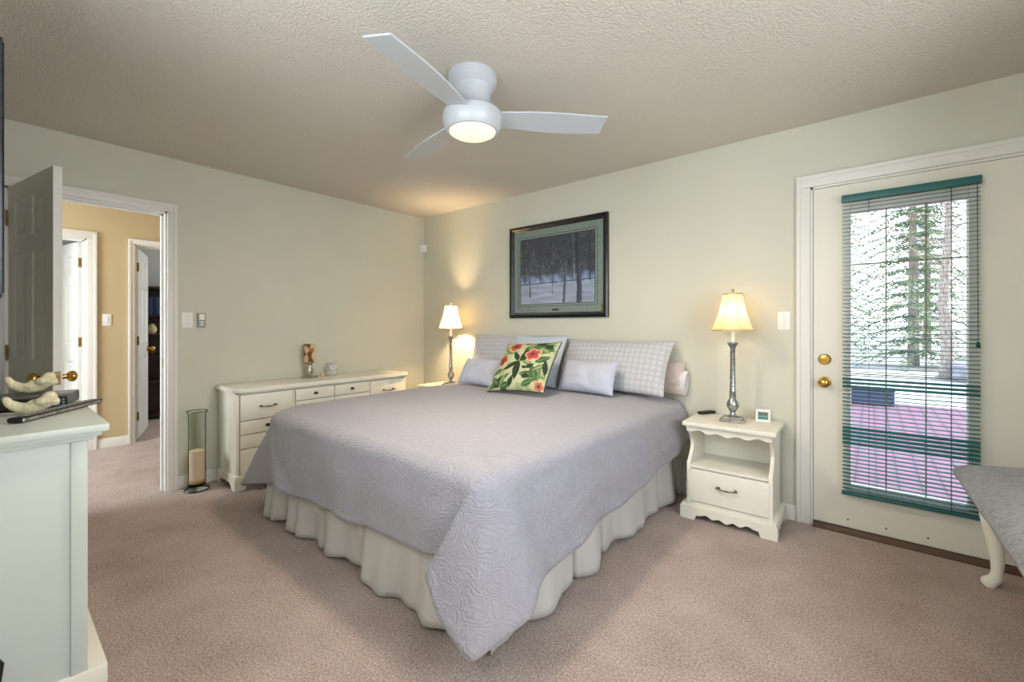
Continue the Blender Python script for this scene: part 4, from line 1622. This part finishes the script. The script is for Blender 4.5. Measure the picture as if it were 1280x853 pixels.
plate('light_switch', 'white light switch on the wall beside the glazed door', (3.541, 0.0, 1.24), 0)
plate('light_switch', 'white light switch beside the open doorway, left of the thermostat', (0.0, -2.242, 1.252), R(90))
plate('light_switch', 'white light switch on the tan hall wall between two doors', (HX, -2.438, 1.268), R(90))
t = thing('thermostat', 'small grey and white wall control right of the doorway switch', 'thermostat', (0.0, -2.153, 1.252), R(90))
m = MB()
m.box(-0.026, 0.026, -0.020, 0.0, -0.055, 0.055, 0.005)
obj('casing', m, M_grey, t)
m = MB()
m.box(-0.017, 0.017, -0.0215, -0.019, 0.002, 0.045, 0.001, 1)
obj('display', m, M_white, t)
m = MB()
for z in (-0.015, -0.035):
    m.box(-0.012, 0.012, -0.0225, -0.019, z - 0.006, z + 0.006, 0.002, 1)
obj('buttons', m, M_white, t)
t = thing('motion_sensor', 'small white motion sensor in the corner of the two walls', 'sensor', (0.0, 0.0, 2.09), R(45))
t.scale = (0.72, 0.72, 0.72)
m = MB()
m.prism([(-0.04, -0.05), (0.04, -0.05), (0.034, -0.07), (-0.034, -0.07)], 'xy', -0.055, 0.055)
m.prism([(-0.05, -0.05), (0.05, -0.05), (0.006, -0.006), (-0.006, -0.006)], 'xy', -0.045, 0.045)
obj('casing', m, M_white, t)
m = MB()
m.box(-0.018, 0.018, -0.074, -0.068, -0.03, 0.0, 0.003)
obj('lens', m, M_trim, t)

# ------------------------------------------------------------------ near chest with the things on it
CX1, CX0, CY1 = 1.965, 0.98, -3.0
t = thing('chest_of_drawers', 'white painted chest in the near left corner with box and remote on top', 'chest', (0, 0, 0))
CT = 0.885
m = MB()
m.box(CX0, CX1, FY + 0.012, CY1, 0.07, 0.838, 0.002)
obj('carcass', m, M_chest, t)
m = MB()
m.box(CX1 - 0.012, CX1 + 0.008, CY1 - 0.034, CY1 + 0.006, 0.07, 0.832, 0.003)
obj('corner_post', m, M_chest, t)
m = MB()
m.box(CX0 - 0.008, CX0 + 0.012, CY1 - 0.034, CY1 + 0.006, 0.07, 0.832, 0.003)
obj('corner_post', m, M_chest, t)
m = MB()
m.box(CX0 - 0.045, CX1 + 0.045, FY + 0.006, CY1 + 0.055, CT - 0.024, CT, 0.005)
m.box(CX0 - 0.030, CX1 + 0.030, FY + 0.008, CY1 + 0.040, CT - 0.040, CT - 0.022, 0.006)
m.box(CX0 - 0.014, CX1 + 0.016, FY + 0.010, CY1 + 0.022, CT - 0.052, CT - 0.038, 0.004)
obj('top', m, M_chest, t)
m = MB()
m.box(CX0 - 0.02, CX1 + 0.012, FY + 0.012, CY1 + 0.055, 0.0, 0.075, 0.008)
obj('plinth', m, M_furn, t)
for (z0, z1) in ((0.62, 0.82), (0.40, 0.60), (0.10, 0.38)):
    for (x0, x1) in ((CX0 + 0.03, (CX0 + CX1) / 2 - 0.01), ((CX0 + CX1) / 2 + 0.01, CX1 - 0.03)):
        m = MB()
        m.box(x0, x1, CY1 - 0.05, CY1 + 0.002, z0, z1, 0.003)
        d = obj('drawer', m, M_chest, t)
        p = obj('handle', pull_mb(0.09), M_pewter, d)
        p.rotation_euler = (0, 0, R(180))
        p.location = ((x0 + x1) / 2, CY1 + 0.002, (z0 + z1) / 2)

# set-top box
t = thing('set_top_box', 'black set-top box with a blue display on the white chest', 'set-top box', (1.385, -3.115, CT), R(-14))
m = MB()
m.box(-0.105, 0.105, -0.145, 0.145, 0.006, 0.050, 0.006)
obj('casing', m, M_dark, t)
m = MB()
m.box(0.1035, 0.108, -0.141, 0.141, 0.009, 0.045, 0.001, 1)
obj('front_panel', m, M_black, t)
m = MB()
m.box(0.107, 0.110, 0.062, 0.122, 0.014, 0.040, 0.0)
obj('display', m, M_display, t, None)
m = MB()
for k in range(3):
    m.box(0.107, 0.111, 0.127, 0.135, 0.013 + 0.010 * k, 0.019 + 0.010 * k, 0.0008, 1)
obj('buttons', m, M_grey, t)
for x in (-0.085, 0.085):
    for y in (-0.12, 0.12):
        m = MB()
        m.lathe([(0, 0.0005), (0.012, 0.0005), (0.012, 0.007), (0, 0.007)], (x, y, 0), 12)
        obj('foot', m, M_black, t)


def horn(mb, pts, rs, knobs):
    mb.tube(pts, rs, 16)
    for (p, r) in ((pts[0], rs[0]), (pts[-1], rs[-1])):
        mb.sphere(p, r, (1, 1, 1), 14, 8)
    for (p, r, s) in knobs:
        mb.sphere(p, r, s, 14, 10)


def ornament(name, label, loc, rz, tilt=0.0, scale=1.0):
    m = MB()
    pts, rs = [], []
    for k in range(15):
        q = k / 14
        a = R(-170 + 150 * q)
        pts.append((0.085 * math.cos(a) , 0.012 * math.sin(q * 3), 0.085 + 0.070 * math.sin(a)))
        rs.append(0.016 + 0.012 * math.sin(q * math.pi))
    horn(m, pts, rs, [((0.075, 0.0, 0.075), 0.03, (1, 0.8, 1.0)), ((0.05, -0.012, 0.055), 0.028, (1.1, 0.8, 0.8)), ((0.085, 0.012, 0.045), 0.026, (1, .9, 1)), ((0.02, 0.01, 0.043), 0.026, (1.3, .9, 0.8)), ((0.0, 0.0, 0.028), 0.026, (1.4, 0.9, 0.8))])
    bmesh.ops.scale(m.bm, vec=(scale, scale, scale), verts=m.bm.verts)
    o = obj(name, m, M_cream, None, 60)
    md = o.modifiers.new('merge', 'REMESH')
    md.mode = 'VOXEL'
    md.voxel_size = 0.004
    md.use_smooth_shade = True
    sm = o.modifiers.new('soft', 'SMOOTH')
    sm.iterations = 6
    low = min(v.co.z * math.cos(tilt) + v.co.y * math.sin(tilt) for v in o.data.vertices)
    o.location = (loc[0], loc[1], loc[2] - low + 0.003)
    o.rotation_euler = (tilt, 0, rz)
    return tag(o, label, 'ornament', 'cream knobbly ornaments')


ornament('knobbly_ornament', 'cream knobbly curved ornament lying in front of the black box, behind the remote', (1.600, -3.105, CT), R(72), 0.12, 0.70)
ornament('knobbly_ornament', 'cream knobbly curved ornament resting up on the black box', (1.36, -3.095, CT + 0.050), R(76), 0.02, 0.72)
t = tag(obj('maroon_case', MB().box(-0.045, 0.045, -0.03, 0.03, 0, 0.022, 0.01, 3), M_maroon, None), 'small dark maroon case on the black box at the picture edge', 'case')
t.location = (1.42, -3.215, CT + 0.0505)

# long tv remote lying near the front edge
t = thing('tv_remote', 'long black and silver remote lying at the front edge of the white chest', 'remote', (1.625, -3.03, CT), R(143.5))
LR = 0.20
m = MB()
m.box(-LR, LR, -0.022, 0.022, 0.002, 0.020, 0.008, 3)
obj('casing', m, M_black, t)
m = MB()
m.box(-LR + 0.004, LR - 0.004, 0.0195, 0.0232, 0.006, 0.016, 0.001, 1)
m.box(-LR + 0.004, LR - 0.004, -0.0232, -0.0195, 0.006, 0.016, 0.001, 1)
obj('side_trim', m, M_silver, t, label='silver side strip')
m = MB()
for k in range(13):
    for j in (-1, 0, 1):
        x = -LR + 0.04 + k * 0.026
        m.box(x - 0.008, x + 0.008, j * 0.012 - 0.004, j * 0.012 + 0.004, 0.0195, 0.0215, 0.001, 1)
obj('buttons', m, M_grey, t)

# wall-mounted television seen edge-on at the picture edge
t = thing('television', 'flat black television on the front wall, seen edge-on at the left picture edge', 'television', (1.58, FY, 1.63))
m = MB()
m.box(-0.62, 0.62, 0.20, 0.250, -0.343, 0.343, 0.006)
obj('casing', m, M_tvedge, t)
m = MB()
m.box(-0.61, 0.61, 0.249, 0.2525, -0.331, 0.333)
obj('screen', m, M_screen, t, None)
m = MB()
m.box(-0.2, 0.2, 0.001, 0.02, -0.15, 0.15, 0.004)
m.box(-0.05, 0.05, 0.02, 0.2, -0.06, 0.06, 0.006)
obj('wall_bracket', m, M_black, t)

t = tag(obj('power_cord', MB().tube([(CX1 + 0.02, -3.17, 0.006), (CX1 + 0.022, -3.175, 0.06), (CX1 + 0.024, -3.185, 0.15), (CX1 + 0.022, -3.178, 0.21), (CX1 + 0.02, -3.215, 0.28), (CX1 + 0.015, -3.36, 0.36), (CX1 + 0.012, FY + 0.008, 0.40)], 0.005, 8), M_black, None), 'black cord drooping against the side of the white chest', 'cord')

# ------------------------------------------------------------------ bench with throw at the right wall
bx0, bx1, by0, by1 = 4.285, 4.80, -1.62, -0.20
t = thing('bench', 'cream bench with curved legs under a grey plush throw by the glazed door', 'bench', (0, 0, 0))


def cabriole(x, y, sx, sy):
    m = MB()
    pts, rs = [], []
    for k in range(21):
        q = k / 20
        z = 0.45 * (1 - q)
        off = 0.012 * math.sin(q * 2.0 * math.pi * 0.9 + 0.4) - 0.004 * q
        if q > 0.9:
            off += 0.02 * (q - 0.9) / 0.1
        pts.append((x + sx * off, y + sy * off, z + 0.004))
        rs.append(0.020 * (1 - q) ** 0.8 + 0.0165 + (0.012 * max(0, (q - 0.85) / 0.15)))
    m.tube(pts, rs, 14)
    m.sphere((x + sx * 0.008, y + sy * 0.008, 0.022), 0.026, (1.1, 1.1, 0.8), 16, 10)
    return m


for (x, y, sx, sy) in ((bx0 + 0.112, by1 - 0.04, -1, 0.5), (bx1 - 0.085, by1 - 0.04, 1, 0.5), (bx0 + 0.112, by0 + 0.08, -1, -0.5), (bx1 - 0.085, by0 + 0.08, 1, -0.5)):
    obj('leg', cabriole(x, y, sx, sy), M_furn, t, 60, label='curved cream leg')
m = MB()
m.box(bx0 + 0.075, bx1 - 0.075, by0 + 0.05, by1 - 0.03, 0.435, 0.505, 0.02, 3)
obj('seat', m, M_furn, t)


def throw_f(u, v):
    # u across the bench (x), v along it (y); edges roll over and hang
    x = bx0 - 0.012 + (bx1 - bx0 + 0.024) * u
    y = by1 + 0.012 + (by0 - by1 - 0.1) * v
    eu = min(u, 1 - u) * (bx1 - bx0)
    ev = v * (by1 - by0)
    e = min(eu, ev)
    k = min(1, max(0.0, e / 0.09))
    drop = 0.045 * (1 - math.sqrt(max(0, 1 - (1 - k) ** 2)))
    z = 0.552 - drop + 0.030 * math.sin(math.pi * u) * min(1, ev / 0.1) + 0.006 * noise.noise(Vector((x * 9, y * 9, 0)))
    return Vector((x, y, z))


m = MB()
vs = m.grid(throw_f, 50, 80)
bd = [vs[0][j] for j in range(79, -1, -1)] + [vs[i][0] for i in range(1, 50)] + [vs[49][j] for j in range(1, 80)]
low = []
for k, v in enumerate(bd):
    n = noise.noise(Vector((k * 0.06, 1, 0)))
    low.append(m.bm.verts.new(v.co + Vector((0, 0, -0.014 + 0.004 * n))))
for k in range(len(bd) - 1):
    m.bm.faces.new((bd[k], bd[k + 1], low[k + 1], low[k]))
o = obj('plush_throw', m, M_throw, None, 80)
sd = o.modifiers.new('thick', 'SOLIDIFY')
sd.thickness = 0.012
tag(o, 'grey plush throw spread over the bench by the glazed door', 'throw')

BR = Matrix.Translation((bx0, by1, 0)) @ Matrix.Rotation(R(1.45), 4, 'Z') @ Matrix.Translation((-bx0, -by1, 0))
t.matrix_world = BR
o.matrix_world = BR

# ------------------------------------------------------------------ bookcase in the room behind the hall
bxc = -3.28
t = thing('bookcase', 'dark wooden bookcase seen through the doorway behind the hall', 'bookcase', (bxc, -1.55, 0))
m = MB()
for y in (-0.42, 0.40):
    m.box(-0.14, 0.14, y, y + 0.022, 0, 1.70, 0.002)
m.box(-0.14, -0.128, -0.42, 0.42, 0.02, 1.69)
m.box(-0.15, 0.155, -0.435, 0.437, 1.69, 1.715, 0.004)
obj('carcass', m, M_darkwood, t)
SH = (0.06, 0.50, 0.82, 1.105, 1.345)
for z in SH:
    m = MB()
    m.box(-0.13, 0.135, -0.40, 0.40, z - 0.02, z, 0.002)
    obj('shelf', m, M_darkwood, t)
rr = random.Random(11)
y = -1.55 - 0.390
names = ['grey-blue book at the left end of the top bookcase shelf', 'blue book second from the left on the top shelf', 'bright blue book third from the left on the top shelf', 'navy book fourth from the left on the top shelf', 'blue book fifth from the left on the top shelf', 'grey-blue book sixth from the left on the top shelf']
for k, nm in enumerate(names):
    w = 0.026 + 0.01 * rr.random()
    h = 0.215 + 0.03 * rr.random()
    b = thing('book', nm, 'book', (bxc + 0.03, y + w / 2, 1.3462), 0, 'books on the top bookcase shelf')
    c = (M_bookg, M_bookb, M_bookb, M_bookd, M_bookb, M_bookg)[k]
    m = MB()
    m.box(-0.075, 0.077, -w / 2, -w / 2 + 0.003, 0, h, 0.0008, 1)
    m.box(-0.075, 0.077, w / 2 - 0.003, w / 2, 0, h, 0.0008, 1)
    m.box(0.074, 0.078, -w / 2, w / 2, 0, h, 0.001, 1)
    obj('cover', m, c, b)
    m = MB()
    m.box(-0.072, 0.074, -w / 2 + 0.003, w / 2 - 0.003, 0.003, h - 0.004)
    obj('pages', m, M_page, b, None)
    y += w + 0.004
o = tag(obj('shell_ornament', MB().lathe([(0, 0), (0.03, 0), (0.05, 0.03), (0.055, 0.06), (0.04, 0.10), (0.02, 0.125), (0.0, 0.13)], n=20), M_cream, None), 'cream rounded ornament on the middle bookcase shelf', 'ornament')
o.location = (bxc + 0.06, -1.835, 1.1065)
o = tag(obj('brown_bowl', MB().lathe([(0, 0), (0.025, 0), (0.03, 0.01), (0.06, 0.05), (0.065, 0.07), (0.06, 0.07), (0.03, 0.02), (0, 0.015)], n=24), mat('brown_glaze', (96, 62, 44), 0.35), None), 'brown bowl on the lower bookcase shelf behind the hall', 'bowl')
o.location = (bxc + 0.05, -1.85, 0.8215)

# warm ceiling lamp of the hall
t = thing('hall_lamp', 'round frosted lamp on the ceiling of the tan hall', 'ceiling lamp', (-0.95, -1.95, H))
m = MB()
m.lathe([(0.0, -0.02), (0.13, -0.02), (0.135, -0.01), (0.135, 0.0), (0, 0)], n=32)
obj('ceiling_plate', m, M_white, t)
m = MB()
m.lathe([(0.0, -0.095), (0.06, -0.088), (0.11, -0.06), (0.125, -0.02), (0.0, -0.02)], n=32)
obj('lamp_shade', m, emit('hall_lamp_glass', (255, 214, 150), 2.0), t)
light('hall_bulb', 'POINT', (-0.95, -1.95, 2.24), 4, (1.0, 0.80, 0.56), 0.08)
